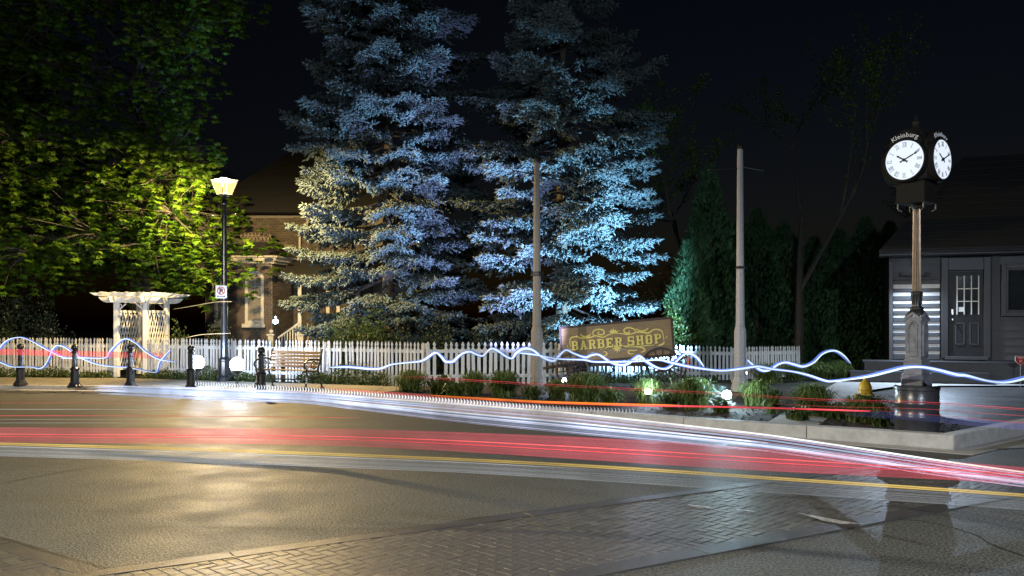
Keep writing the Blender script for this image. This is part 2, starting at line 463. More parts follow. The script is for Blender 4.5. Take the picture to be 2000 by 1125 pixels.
gp = lambda *q: [G(x,y).xy for x,y in q]
crack(gp((0,945),(160,915),(330,897),(470,890),(620,868),(760,845)), .008)
crack(gp((230,842),(430,835),(640,868)), .007)
crack(gp((500,822),(700,838),(900,850),(1180,880)), .008)
crack(gp((760,838),(900,828),(1010,842)), .007)
crack(gp((1860,1030),(1905,1046),(1950,1070),(2010,1090)), .012)
crack(gp((1700,1010),(1800,1018),(1860,1030)), .006)
crack(gp((1350,960),(1600,965),(1800,985),(2050,1010)), .006)

# ---- brick crossing: herringbone pavers between concrete borders
wid = 1.78
cross = group_struct('brick_crossing')
zb0 = .003
bed = MB(); q = [a0+e1*-3, a0+e1*8.2, a0+e1*8.2+n1*wid, a0+e1*-3+n1*wid]
bed.add([(p.x,p.y,zb0) for p in q], [(0,3,2,1)])
q = [a0+n2*.01, a0+e2*4.2, a0+e2*4.2+n2*1.4, a0+n2*1.4]
bed.add([(p.x,p.y,zb0-.0015) for p in q], [(0,1,2,3)])
bed.build('sand_bed', M['sand'], cross)
def strip(o, e, n, s0, s1, w0, w1, ln=1.2):
    s = s0
    while s < s1:
        t = min(s1, s+ln); b_ = MB()
        q = [o+e*(s+.004)+n*w0, o+e*(t-.004)+n*w0, o+e*(t-.004)+n*w1, o+e*(s+.004)+n*w1]
        if (q[1]-q[0]).cross(q[3]-q[0]) < 0: q.reverse()
        b_.slab([(p.x,p.y) for p in q], -.02, .0105+random.uniform(0,.002)); b_.build('border_stone', M['strip'], cross, bevel=.003)
        s = t
strip(a0, e1, n1, -.4, 8.2, .0, .15); strip(a0, e1, n1, -2.4, 8.2, wid-.19, wid); strip(a0, e2, n2, 0, 4.2, .0, .15)
bl, bw, top = .16, .08, .0075
def brick_mesh(k):
    rr = random.Random(k); m_ = MB(); a, b, c = bl/2-.0022, bw/2-.0022, .004
    tl = [rr.uniform(-.0012,.0012) for _ in range(4)]
    lo = [(-a,-b,-.03),(a,-b,-.03),(a,b,-.03),(-a,b,-.03)]
    mi = [(-a,-b,top-.004),(a,-b,top-.004),(a,b,top-.004),(-a,b,top-.004)]
    hi = [(-a+c,-b+c,top+tl[0]),(a-c,-b+c,top+tl[1]),(a-c,b-c,top+tl[2]),(-a+c,b-c,top+tl[3])]
    m_.v = lo+mi+hi
    for o in (0,4): m_.f += [(o+i,o+(i+1)%4,o+4+(i+1)%4,o+4+i) for i in range(4)]
    m_.f.append((8,9,10,11)); return m_
bms = [brick_mesh(k) for k in range(5)]
bmeshes = [b.mesh('brick', M['paver']) for b in bms]
spots = []
ang = R(-45)
ca, sa = math.cos(ang), math.sin(ang)
for x in range(-75, 138):
    for y in range(-138, 75):
        d = (x-y) % 4
        if d == 0: u, v, r = (x+1)*bw, (y+.5)*bw, 0
        elif d == 3: u, v, r = (x+.5)*bw, (y+1)*bw, PI/2
        else: continue
        p = Vector((u*ca-v*sa, u*sa+v*ca)) + Vector((0,6.5))
        w1 = (p-a0).dot(n1); s1 = (p-a0).dot(e1); w2 = (p-a0).dot(n2); s2 = (p-a0).dot(e2)
        in1 = .11 < w1 < wid-.14 and -1.5 < s1 < 8.1
        in2 = .11 < w2 < 1.36 and -.2 < s2 < 4 and w1 < .2
        if (in1 or in2) and p.y > 4.6: spots.append((p, r+ang))
def seen(p):
    px = 1000+p.x/p.y*F; py = HY+CAMZ/p.y*F
    return -30 < px < 2030 and py < 1140
spots.sort(key=lambda t: (not seen(t[0]), t[0].length))
rest = MB()
for i, (p, r) in enumerate(spots):
    if i < 300:
        o = link('brick', bmeshes[i % 5], cross); o.location = (p.x,p.y,random.uniform(-.0012,.0012)); o.rotation_euler = (0,0,r+random.uniform(-.008,.008)+(PI if i%2 else 0))
    else:
        b = bms[i % 5]; rest.add(b.v, b.f, T(p.x,p.y,random.uniform(-.0012,.0012)) @ RZ(r+random.uniform(-.008,.008)))
rest.build('paver_field', M['paver'], cross, kind='stuff')
# pale patches that paint light reflections on the road
marks = group_struct('road_light_streaks')
for pts in ([(1342,985),(1388,990),(1386,993),(1346,988)], [(1434,994),(1470,998),(1476,1001),(1442,997)], [(1556,1001),(1640,1017),(1690,1024),(1640,1024),(1605,1017)]):
    sheet('light_streak', [tuple(G(x,y,.012).xy) for x,y in reversed(pts)], .0145, M['streak_colour'], marks)
# ================================================================== BRICK HOUSE
H0 = Vector((-8.0, 30.0, 0.0))
house = thing('brick_house', 'old brown brick house with a bay window and white trim behind the picket fence', 'house', H0)
HX = lambda px, Y=30.0: (px-1000)/F*Y - H0.x
HZ = lambda py, Y=30.0: CAMZ - (py-HY)/F*Y
core = MB(); core.box((.95, 3.1, 2.65), (7.1, 6.0, 5.3)); core.build('wall', M['mortar'], house)
# bay: corners of its plan, local x,y
bx = [(-2.55, .08), (-1.07, -1.2), (.05, -1.2), (.42, .08)]
bay = MB(); bay.slab([(x, y+.0) for x, y in bx], 0, 3.55); bay.build('bay', M['mortar'], house)
bricks = []                                     # (distance key, matrix, length)
def brick_face(p, q, z0, z1, holes, pri):
    p, q = Vector(p), Vector(q); d = (q-p); L = d.length; d.normalize(); n = Vector((d.y, -d.x))
    rows = int((z1-z0)/.083)
    for r in range(rows):
        z = z0 + .0415 + r*.083; s = -.11 if r % 2 else 0.0
        while s < L:
            a, b = max(0, s)+.005, min(L, s+.22)-.005; s += .22
            if b-a < .04: continue
            mid = (a+b)/2
            hit = [h for h in holes if h[2] < z < h[3] and h[0] < b and h[1] > a]
            if hit:
                h = hit[0]
                if a < h[0]-.05: b = h[0]
                elif b > h[1]+.05: a = h[1]
                else: continue
                mid = (a+b)/2
            c = p + d*mid + n*.012
            m_ = Matrix(((d.x, -n.x, 0, c.x),(d.y, -n.y, 0, c.y),(0,0,1,z),(0,0,0,1)))
            bricks.append((pri, m_, b-a))
def arch_window(cx, y, w_, z0, z1, ang, nm_label=None):
    """white framed two-sash window with a rounded head"""
    m0 = T(cx[0], cx[1], 0) @ RZ(ang)
    def arch(w2, zt, rise, n=9): return [(w2*math.cos(PI*i/n), zt-rise + rise*math.sin(PI*i/n)) for i in range(n+1)]
    fr = MB(); ow, iw, dz = w_/2, w_/2-.10, .10
    out_ = [(-ow, z0)] + list(reversed(arch(ow, z1, .24))) + [(ow, z0)]
    out_ = [(ow, z0)] + arch(ow, z1, .24) + [(-ow, z0)]
    inn = [(iw, z0+dz)] + arch(iw, z1-dz, .20) + [(-iw, z0+dz)]
    n = len(out_)
    for i in range(n):
        j = (i+1) % n
        fr.prism([out_[i], out_[j], inn[j], inn[i]], -.07, .05)
    win = fr.build('window', M['dimmed_white'], house, M=m0)
    mid = z0 + (z1-z0)*.5
    g = MB(); g.prism(inn, .015, .03); g.build('pane', M['glass'], win)
    s = MB(); s.box((0,-.015,mid), (iw*2, .05, .06)); s.build('meeting_rail', M['dimmed_white'], win)
    mu = MB(); mu.box((0,.0,(mid+z1-.1)/2), (.02,.02,z1-.12-mid)); mu.box((0,.003,mid+.35), (iw*2,.014,.02)); mu.build('muntin', M['dimmed_white'], win)
    si = MB(); si.box((0,-.1,z0-.07), (w_+.14,.22,.13)); si.build('sill', M['dimmed_white'], win, bevel=.01)
    return win
# front face of the bay (Y about 28.8)
YB = 28.8
wx = (HX(498, YB)); fw = 36.5/F*YB; wz0, wz1 = HZ(632,YB), HZ(529,YB)
arch_window((wx, -1.2), 0, fw, wz0, wz1, 0)
la = math.atan2(bx[1][1]-bx[0][1], bx[1][0]-bx[0][0]); lm = ((bx[0][0]+bx[1][0])/2-.02, (bx[0][1]+bx[1][1])/2)
arch_window(lm, 0, fw*1.05, wz0, wz1, la)
brick_face(bx[1], bx[2], .9, 3.5, [(wx-bx[1][0]-fw/2, wx-bx[1][0]+fw/2, wz0-.13, wz1-.02)], 0)
LL = (Vector(bx[1])-Vector(bx[0])).length
brick_face(bx[0], bx[1], .9, 3.5, [(LL/2-.02-fw*.53, LL/2-.02+fw*.53, wz0-.13, wz1-.02)], 1)
brick_face(bx[2], bx[3], .9, 3.5, [], 1)
dx0, dx1 = HX(546), HX(568)
brick_face((.45,.1), (3.2,.1), .6, 5.25, [(dx0-.45, dx1-.45, .6, HZ(551))], 2)
brick_face((-2.6,.1), (.45,.1), 4.3, 5.25, [], 3)
bricks.sort(key=lambda t: t[0])
unit = {}
restb = MB()
for i, (pri, m_, L) in enumerate(bricks):
    if i < 300:
        key = round(L*50)
        if key not in unit:
            u = MB(); u.box((0,0,0), (key/50-.004, .05, .071)); unit[key] = u.mesh('brick', M['brick'])
        link('brick', unit[key], house, m_)
    else: restb.box((0,0,0), (L,.05,.071), m_)
restb.build('brickwork', M['brick'], house, kind='stuff')
# soldier arches over the windows
so = MB()
for k in range(9):
    a = PI*(k+.5)/9
    so.box((0,0,0), (.07,.05,.22), T(wx+math.cos(a)*.42, -1.225, wz1-.2+math.sin(a)*.36) @ RY(-(a-PI/2)))
so.build('brick_arch', M['brick'], house)
# cornice, bay roof and iron cresting
def grow(poly, d): 
    cx = sum(p[0] for p in poly)/4; return [(p[0]+(d if p[0] > cx else -d), p[1]-d if p[1] < 0 else p[1]) for p in poly]
co = MB(); co.slab(grow(bx, .10), 3.55, 3.63); co.slab(grow(bx, .17), 3.63, 3.74); co.slab(grow(bx, .24), 3.74, 3.80)
co.build('cornice', M['dimmed_white'], house)
rf = MB(); p0, p1, p2 = grow(bx, .2), grow(bx, -.15), grow(bx, -.33)
vs = [(x,y,3.80) for x,y in p0] + [(x,y,4.05) for x,y in p1] + [(x,y,4.30) for x,y in p2]
rf.add(vs, [(i+4*k,(i+1)%4+4*k,(i+1)%4+4*k+4,i+4*k+4) for k in (0,1) for i in range(4)] + [(8,9,10,11)])
rf.build('bay_roof', M['shingle'], house)
cr = MB(); xa, xb = HX(463,29), HX(526,29)
nn = 9
for k in range(nn):
    x = xa + (xb-xa)*(k+.5)/nn; r_ = (xb-xa)/nn*.45
    cr.tube([(x+r_*math.cos(t), -.75, 4.42+r_*math.sin(t)) for t in [2*PI*i/10 for i in range(10)]], .011, 4, closed=True)
    cr.tube([(x-r_,-.75,4.32),(x,-.75,4.62)], .01, 4); cr.tube([(x+r_,-.75,4.32),(x,-.75,4.62)], .01, 4)
cr.tube([(xa,-.75,4.31),(xb,-.75,4.31)], .014, 4); cr.tube([(xa,-.75,4.53),(xb,-.75,4.53)], .01, 4)
cr.build('roof_cresting', M['concrete_pole'], house)
# main roof, eave gutter, downpipes
mr_ = MB(); vs = [(-3.0,-.35,5.36),(4.9,-.35,5.36),(4.9,6.5,5.36),(-3.0,6.5,5.36),(-.5,3,8.0),(2.6,3,8.0)]
mr_.add(vs, [(0,1,5,4),(1,2,5),(2,3,4,5),(3,0,4),(0,3,2,1)]); mr_.build('roof', M['shingle'], house)
gt = MB(); gt.box((2.6,-.30,5.36), (3.6,.14,.12)); gt.build('gutter', M['dimmed_white'], house, bevel=.02)
dp = MB(); pt = lambda px, py, y=.0: (HX(px, 30+y), y, HZ(py, 30+y))
dp.tube([pt(603,424,-.3), pt(600,436,-.25), pt(586,442,-.06), pt(585,500,-.06), pt(583,506,-.06), pt(571,517,-.06), pt(571,524,-.06)], .045, 8)
dp.tube([pt(545,498,-.5), pt(552,502,-.3), pt(569,514,-.07)], .04, 8); dp.build('downpipe', M['dimmed_white'], house, smooth=True)
# dark doorway, porch roof, posts, steps and railing
dr = MB(); dr.box(((dx0+dx1)/2, .12, (.6+HZ(551))/2), (dx1-dx0, .06, HZ(551)-.6)); d_ = dr.build('door', M['door'], house)
tr = MB(); tr.box(((dx0+dx1)/2, .08, HZ(580)), (dx1-dx0, .05, .05)); tr.build('transom_bar', M['brick'], d_)
pr = MB(); pr.add([(HX(572),-.1,3.75),(4.7,-.1,3.75),(4.7,-1.9,3.15),(HX(572),-1.9,3.15),(HX(572),-.1,3.65),(4.7,-.1,3.65),(4.7,-1.9,3.02),(HX(572),-1.9,3.02)],
    [(0,1,2,3),(7,6,5,4),(3,2,6,7),(0,3,7,4),(1,5,6,2)]); pr.build('porch_roof', M['shingle'], house)
YP = 28.3
for px in (586, 641, 661, 700):
    po = MB(); x = HX(px, YP); po.box((x,-1.7,2.1), (.12,.12,2.0)); po.box((x,-1.7,1.2), (.17,.17,.3)); po.box((x,-1.7,3.02), (.18,.18,.12)); po.build('porch_post', M['dimmed_white'], house, bevel=.012)
pf = MB(); pf.box(((HX(580,YP)+4.6)/2,-.9,.75), (4.6-HX(580,YP),1.75,.3)); pf.build('porch_floor', M['walk'], house)
for k in range(4):
    s = MB(); s.box((HX(566,YP)-.22*k+.1,-1.4,.75-.2*k-.1), (.24,1.0,.2)); s.build('porch_step', M['walk'], house)
ra = MB(); A, B = Vector((HX(546,YP),-1.9,HZ(660,YP))), Vector((HX(586,YP),-1.75,HZ(630,YP)))
ra.bar(A, B, .06, .06); A2, B2 = A-Vector((0,0,.65)), B-Vector((0,0,.65)); ra.bar(A2, B2, .05, .05); ra.build('handrail', M['dimmed_white'], house)
for k in range(8):
    b = MB(); t = (k+.5)/8; b.bar(A2.lerp(B2,t), A.lerp(B,t), .035, .035); b.build('baluster', M['dimmed_white'], house)
for px in (534, 592):
    n_ = MB(); x = HX(px,YP); n_.box((x,-1.95,.65), (.17,.17,1.1)); n_.box((x,-1.95,1.21), (.24,.24,.05)); n_.ball((x,-1.95,1.31), .075); n_.build('newel_post', M['dimmed_white'], house)
rl = MB(); rl.box((HX(618,YP),-1.85,HZ(645,YP)), (.75,.05,.05)); rl.build('porch_rail', M['dimmed_white'], house)
for k in range(6):
    b = MB(); b.box((HX(604+k*5.5,YP),-1.85,HZ(645,YP)-.33), (.035,.035,.6)); b.build('baluster', M['dimmed_white'], house)
# small lantern on a stake by the steps
pl = thing('garden_lantern', 'small bright white lantern on a thin post before the brick house steps', 'lantern', P(538,628,27.2)-Vector((0,0,1.63)))
t = MB(); t.tube([(0,0,0),(0,0,1.5)], .025, 8); t.build('post', M['black'], pl)
t = MB(); t.lathe([(.03,1.48),(.09,1.5),(.10,1.53),(.10,1.55)], 12); t.lathe([(.11,1.72),(.10,1.74),(.02,1.8),(.01,1.83)], 12)
for a in range(4): t.tube([(.09*math.cos(a*PI/2),.09*math.sin(a*PI/2),1.54),(.1*math.cos(a*PI/2),.1*math.sin(a*PI/2),1.73)], .008, 4)
t.build('lantern_frame', M['black'], pl)
t = MB(); t.ball((0,0,1.63), .075); t.build('globe', emit('lantern_glow', (.75,.88,1), 40), pl, smooth=True)
lamp_light('bulb_light', (0,0,1.95), POW['post'], (.7,.85,1), pl, size=.08)

# ================================================================== GREY SHED
W0 = Vector((10.07, 23.0, 0)); wa = math.atan2(-.33, .944)
shed = thing('clapboard_shed', 'small dark grey clapboard building with a black door and nine-pane window', 'building', W0, wa)
s_ = MB(); s_.box((2.75, 2.56, 1.95), (5.4, 5.0, 2.75)); s_.build('wall', M['darkpaint'], shed)
def board(x0, x1, z, h=.185):
    b = MB(); y0, y1 = .056, .014
    vs = [(x0,.06-y0,z),(x1,.06-y0,z),(x1,.058,z),(x0,.058,z),(x0,.06-y1-.012,z+h+.02),(x1,.06-y1-.012,z+h+.02),(x1,.058,z+h+.02),(x0,.058,z+h+.02)]
    b.add(vs, [(0,3,2,1),(4,5,6,7),(0,1,5,4),(1,2,6,5),(2,3,7,6),(3,0,4,7)])
    b.build('clapboard', M['clap'], shed)
nz_ = 14
for k in range(nz_):
    z = .64 + k*.19 
    h = min(.19, 3.3-z)
    if z > 2.6: board(0+random.uniform(0,.004), 1.12, z+random.uniform(-.004,.004), h)
    if z+h < 1.72 or z > 3.12: board(2.305, 5.4, z, h)
    else: board(2.305, 2.51, z, h); board(3.37, 5.4, z, h)
# the end left of the door is squared logs with white chinking between them
chz = [(.82,.08),(1.01,.08),(1.20,.08),(1.38,.085),(1.575,.085),(1.775,.09),(1.95,.09),(2.14,.095),(2.35,.11),(2.55,.12)]
def wavy(x0, x1, zl, zh, amp, ph): 
    n = 9; xs_ = [x0+(x1-x0)*i/n for i in range(n+1)]
    lo = [(x, zl+amp*noise.noise((x*3+ph,0,0))) for x in xs_]; hi = [(x, zh+amp*noise.noise((x*3+ph,9,0))) for x in reversed(xs_)]
    return lo+hi
prev = .64
for k, (z, h) in enumerate(chz + [(2.72,.02)]):
    lg = MB(); lg.prism(wavy(0,1.12,prev-.012,z-h/2+.006,.006,k*7.1), .0, .058); lg.build('log', M['clap'], shed, bevel=.012)
    if k < len(chz):
        cg = MB(); cg.prism(wavy(.004,1.116,z-h/2,z+h/2,.014,k*3.3), .022, .0575); cg.build('chinking', M['chink'], shed)
    prev = z+h/2+.006
hb_ = MB(); hb_.box((.49,-.10,2.83), (.62,.16,.03)); hb_.box((.80,-.10,2.86), (.04,.17,.08)); hb_.box((.18,-.10,2.86), (.04,.17,.08)); hb_.build('wall_bar', M['door'], shed)  # dark bar with upturned ends on the wall
cb = MB(); cb.box((-.05,.03,1.97), (.09,.12,2.7)); cb.build('corner_board', M['clap'], shed)
# door casing and door
ca_ = MB(); ca_.box((1.225,-.02,1.98), (.16,.10,2.6)); ca_.box((2.205,-.02,1.98), (.16,.10,2.6)); ca_.box((1.715,-.025,3.11), (.82,.10,.32)); ca_.build('door_casing', M['darkpaint'], shed, bevel=.008)
th = MB(); th.box((1.715,-.05,.69), (.98,.22,.08)); th.build('threshold', M['clap'], shed)
DX, DZ0, DZ1, DW = 1.715, .74, 2.92, .80
dd = MB(); dd.box((DX,.03,(DZ0+DZ1)/2), (DW,.05,DZ1-DZ0)); door = dd.build('door', M['door'], shed)
tx = lambda px: DX - DW/2 + (px-505)/230*DW        # from the enlarged photograph
tz = lambda py: DZ1 - (py-440)/535*(DZ1-DZ0)
gx0, gx1, gz0, gz1 = tx(563), tx(706), tz(710), tz(470)
for i in range(3):
    for j in range(3):
        p = MB(); w_, h_ = (gx1-gx0)/3, (gz1-gz0)/3
        p.box((gx0+(i+.5)*w_, .0, gz0+(j+.5)*h_), (w_-.012,.012,h_-.012)); p.build('pane', M['glass'], door)
for i in range(4):
    p = MB(); p.box((gx0+i*(gx1-gx0)/3, -.012, (gz0+gz1)/2), (.024,.03,gz1-gz0+.02)); p.build('muntin', M['white'], door)
    if i in (1,2): p = MB(); p.box(((gx0+gx1)/2, -.008, gz0+i*(gz1-gz0)/3), (gx1-gx0,.028,.024)); p.build('muntin', M['white'], door)
for a, b in ((555,610),(650,704)):
    for r in range(2):
        e = .02*r; p = MB(); x0, x1, z0, z1 = tx(a)+e, tx(b)-e, tz(900)+e, tz(768)-e
        if r == 0:
            for c, d in (((x0,0,(z0+z1)/2),(.022,.03,z1-z0)), ((x1,0,(z0+z1)/2),(.022,.03,z1-z0)), (((x0+x1)/2,-.002,z0),(x1-x0-.022,.03,.022)), (((x0+x1)/2,-.002,z1),(x1-x0-.022,.03,.022))): p.box(c, d)
            p.build('panel_moulding', M['clap'], door)
        else: p.box(((x0+x1)/2,.002,(z0+z1)/2), (x1-x0-.02,.012,z1-z0-.02)); p.build('panel', M['door'], door)
p = MB(); p.box((tx(531),-.01,tz(697)), (.055,.03,.15)); p.build('lock_plate', M['metal'], door, bevel=.008)
p = MB(); p.tube([(tx(531),.0,tz(745)),(tx(531),-.06,tz(745))], .014, 8); p.ball((tx(533),-.08,tz(745)), .034); p.build('door_knob', M['metal'], door, smooth=True)
nt_ = MB(); nt_.box((gx0+.1,-.0085,gz0+.12), (.13,.004,.12)); nt_.build('notice', M['signwhite'], door)
# window on the right
wf = MB(); X0, X1, Z0, Z1 = 2.52, 3.36, 1.76, 3.08
for r, (e, y) in enumerate(((0,-.05),(.11,-.03))):
    t_ = .11 if r == 0 else .05
    for c, d in (((X0+e+t_/2,y,(Z0+Z1)/2),(t_,.1,Z1-Z0-2*e)), ((X1-e-t_/2,y,(Z0+Z1)/2),(t_,.1,Z1-Z0-2*e)), (((X0+X1)/2,y,Z0+e+t_/2),(X1-X0-2*e-2*t_,.1,t_)), (((X0+X1)/2,y,Z1-e-t_/2),(X1-X0-2*e-2*t_,.1,t_))): wf.box(c, d)
win = wf.build('window', M['darkpaint'], shed, bevel=.006)
g_ = MB(); g_.box(((X0+X1)/2,.02,(Z0+Z1)/2), (X1-X0-.3,.01,Z1-Z0-.3)); g_.build('pane', M['glass'], win)
# eave, fascia, gutter, roof
ev = MB(); ev.box((2.6,-.27,3.345), (5.9,.68,.03)); ev.build('soffit', M['clap'], shed)
fa = MB(); fa.box((2.6,-.63,3.41), (5.95,.035,.15)); fa.build('fascia', M['darkpaint'], shed)
gu = MB(); gu.tube([(-.36,-.69,3.42),(5.6,-.69,3.42)], .055, 8); gu.build('gutter', M['darkpaint'], shed, smooth=True)
ro = MB()
vs = [(-.36,-.66,3.49),(5.6,-.66,3.49),(5.6,5.5,3.49),(-.36,5.5,3.49),(2.0,2.6,6.3),(5.6,2.6,6.3)]
ro.add(vs, [(0,1,5,4),(1,2,5),(2,3,4,5),(3,0,4),(0,3,2,1)]); roof = ro.build('roof', M['shingle'], shed)
for k in range(1, 13):                                # shingle courses
    t_ = k/13; c_ = MB(); xa_ = -.36+2.36*t_
    c_.box(((xa_+5.6)/2, -.66+3.26*t_, 3.49+2.81*t_+.01), (5.6-xa_,.06,.02)); c_.build('shingle_course', M['shingle'], roof)
br = MB(); br.tube([(-.02,-.02,3.28),(-.02,-.2,3.22),(-.02,-.26,3.30)], .03, 6); br.build('gutter_bracket', M['clap'], shed)
pc = MB(); pc.box((1.9,-.52,.36), (5.3,1.0,.44)); pc.build('porch', M['darkpaint'], shed)
for k in range(7):
    b = MB(); b.box((1.9,-1.0+.14*k+.02,.60), (5.36,.132,.035)); b.build('deck_board', M['darkpaint'], shed)
st = MB(); st.box((.45,-1.27,.235), (3.1,.46,.21)); st.build('step', M['darkpaint'], shed)
st = MB(); st.box((.45,-1.27,.36), (3.16,.5,.035)); st.build('step_tread', M['darkpaint'], shed)
# light under the eave
wl = thing('wall_light', 'small bright white wall light under the eave of the grey building', 'wall light', W0 + Vector((math.cos(wa)*.50, math.sin(wa)*.50, 0)) + Vector((math.sin(wa)*.50, -math.cos(wa)*.50, 3.12)), wa)
b = MB(); b.box((0,.0,.19), (.09,.09,.05)); b.tube([(0,0,.09),(0,0,.17)], .015, 8); b.build('mount', M['black'], wl, bevel=.006)
b = MB(); b.lathe([(.02,.10),(.045,.07),(.05,.02)], 12); b.build('hood', M['black'], wl, smooth=True)
b = MB(); b.ball((0,0,0), .03); b.build('bulb', emit('wall_light_glow', (.8,.9,1), 60), wl, smooth=True)
lamp_light('bulb_light', (0,.0,-.06), POW['shed'], (.60,.77,1), wl, 'SPOT', target=Vector((0,-1.7,-3.06)), size=.02, angle=150, blend=1)

# ================================================================== FENCES
pk_mesh = {}
def picket_mesh(w_, h):
    k = (w_, h)
    if k not in pk_mesh:
        m_ = MB(); a = w_/2
        m_.prism([(-a,0),(a,0),(a,h-.15),(a*.45,h-.125),(a*.55,h-.105),(a*.95,h-.07),(a*.6,h-.035),(0,h),(-a*.6,h-.035),(-a*.95,h-.07),(-a*.55,h-.105),(-a*.45,h-.125),(-a,h-.15)], -.010, .010)
        pk_mesh[k] = m_.mesh('picket', M['white'])
    return pk_mesh[k]
def fence(p, q, z0, z1, h0, h1, pitch, w_, label, skip=(), posts=True):
    p, q = Vector((*p, 0)), Vector((*q, 0)); d = q-p; L = d.length; a = math.atan2(d.y, d.x)
    f = thing('picket_fence', label, 'fence', p, a, 'white picket fence sections')
    n = int(L/pitch)
    for k in range(n):
        if k in skip: continue
        t = (k+.5)/n; h = h0+(h1-h0)*t
        link('picket', picket_mesh(w_, 1.0), f, T(L*t+random.uniform(-.006,.006), -.03, z0+(z1-z0)*t+random.uniform(-.012,.008)) @ RY(random.gauss(0,.016)) @ RX(random.gauss(0,.014)) @ Matrix.Diagonal((1,1,h,1)))
    for fr in (.2, .78):
        r = MB(); r.bar((0,0,z0+h0*fr), (L,0,z1+h1*fr), .035, .08); r.build('rail', M['white'], f)
    if posts:
        m_ = max(1, round(L/2.6))
        for k in range(m_+1):
            t = k/m_; s = MB(); z = z0+(z1-z0)*t; h = h0+(h1-h0)*t
            s.box((L*t+(.05 if k == 0 else -.05 if k == m_ else 0), .07, (z+h)/2-.05), (.09,.09,z+h-.1+.1)); s.build('fence_post', M['white'], f, bevel=.006)
    return f
fence((-30,25.4), (-10.98,24.05), .13, .13, 1.04, 1.05, .088, .055, 'white picket fence running left from the garden arbor to the picture edge')
fence((-10.02,23.98), (-2.12,21.05), .12, .05, 1.06, 1.09, .098, .057, 'long white picket fence from the arbor past the street lamp and bench', skip=(41,44,62))
fence((-2.08,21.02), (1.28,21.8), .08, .08, 1.06, 1.04, .135, .078, 'white picket fence with wide pickets beside the brown concrete pole', skip=(2,))
fence((1.32,21.82), (5.82,22.6), .10, .12, 1.02, .86, .105, .06, 'white picket fence behind the old wagon with the shop sign', posts=True)
fence((5.86,22.62), (7.95,24.1), .12, .12, .86, .84, .098, .058, 'greyish picket fence stub right of the grey concrete pole')

# ================================================================== ARBOR
arb = thing('garden_arbor', 'white wooden arbor with lattice sides over a gap in the fence', 'arbor', (-10.5, 24.0, .1))
wA, dA, hA = .40, 1.45, 2.08
for x in (-wA, wA):
    for y in (0, dA):
        b = MB(); b.box((x,y,hA/2), (.13,.13,hA)); b.build('post', M['white'], arb, bevel=.01)
for x in (-wA, wA):
    b = MB(); b.prism([(-.35,.0),(dA+.35,.0),(dA+.45,.12),(dA+.45,.16),(-.45,.16),(-.45,.12)], -.02, .02, T(x*1.06,0,hA-.02) @ RZ(PI/2)); b.build('beam', M['white'], arb)
for y in (-.085, dA+.085):
    b = MB(); b.prism([(-.82,.10),(-.74,.03),(-.62,0),(.62,0),(.74,.03),(.82,.10),(.86,.15),(-.86,.15)], -.018, .018, T(0,y,hA-.03)); b.build('cross_beam', M['white'], arb)
    for sx in (-1,1):
        b = MB(); b.tube([(sx*(wA-.07),y+.08,hA-.38),(sx*(wA-.1),y+.08,hA-.2),(sx*(wA-.26),y+.08,hA-.06)], .022, 6)
        b.tube([(sx*(wA-.1)+.05*math.cos(t)*.8,y+.08,hA-.12+.05*math.sin(t)) for t in [2*PI*i/10 for i in range(10)]], .012, 5, closed=True); b.build('scroll_bracket', M['white'], arb)
for k in range(8):
    y = -.22 + k*(dA+.44)/7
    b = MB(); b.prism([(-.98,.09),(-.90,.03),(-.76,.0),(.76,.0),(.90,.03),(.98,.09),(1.04,.13),(-1.04,.13)], -.02, .02, T(0,y,hA+.14) @ Matrix.Diagonal((1,1,.75,1))); b.build('rafter', M['white'], arb)
for x in (-.7,-.35,0,.35,.7):
    b = MB(); b.box((x,dA/2,hA+.248), (.045,dA+.7,.02)); b.build('roof_batten', M['white'], arb)
def lattice(x):
    y0, y1, z0, z1 = .075, dA-.075, .25, 1.78
    for z in (z0-.03, z1+.03):
        b = MB(); b.box((x,(y0+y1)/2,z), (.05,y1-y0,.07)); b.build('lattice_rail', M['white'], arb)
    k = math.tan(R(62)); n = 9
    for sgn in (1,-1):
        off = .012*sgn
        rise = (y1-y0)*k; c = -rise
        while c < (z1-z0):
            pts = []
            # line z = c + k*(y-y0), clipped to the panel
            ya = max(y0, y0 + (0-c)/k); yb = min(y1, y0 + ((z1-z0)-c)/k)
            if yb-ya > .04:
                za, zb_ = z0+c+k*(ya-y0), z0+c+k*(yb-y0)
                if sgn < 0: ya, yb = y0+y1-ya, y0+y1-yb
                b = MB(); b.bar((x+off,ya,za), (x+off,yb,zb_), .040, .012, up=(1,0,0)); b.build('lattice_strip', M['white'], arb)
            c += .33
lattice(-wA); lattice(wA)
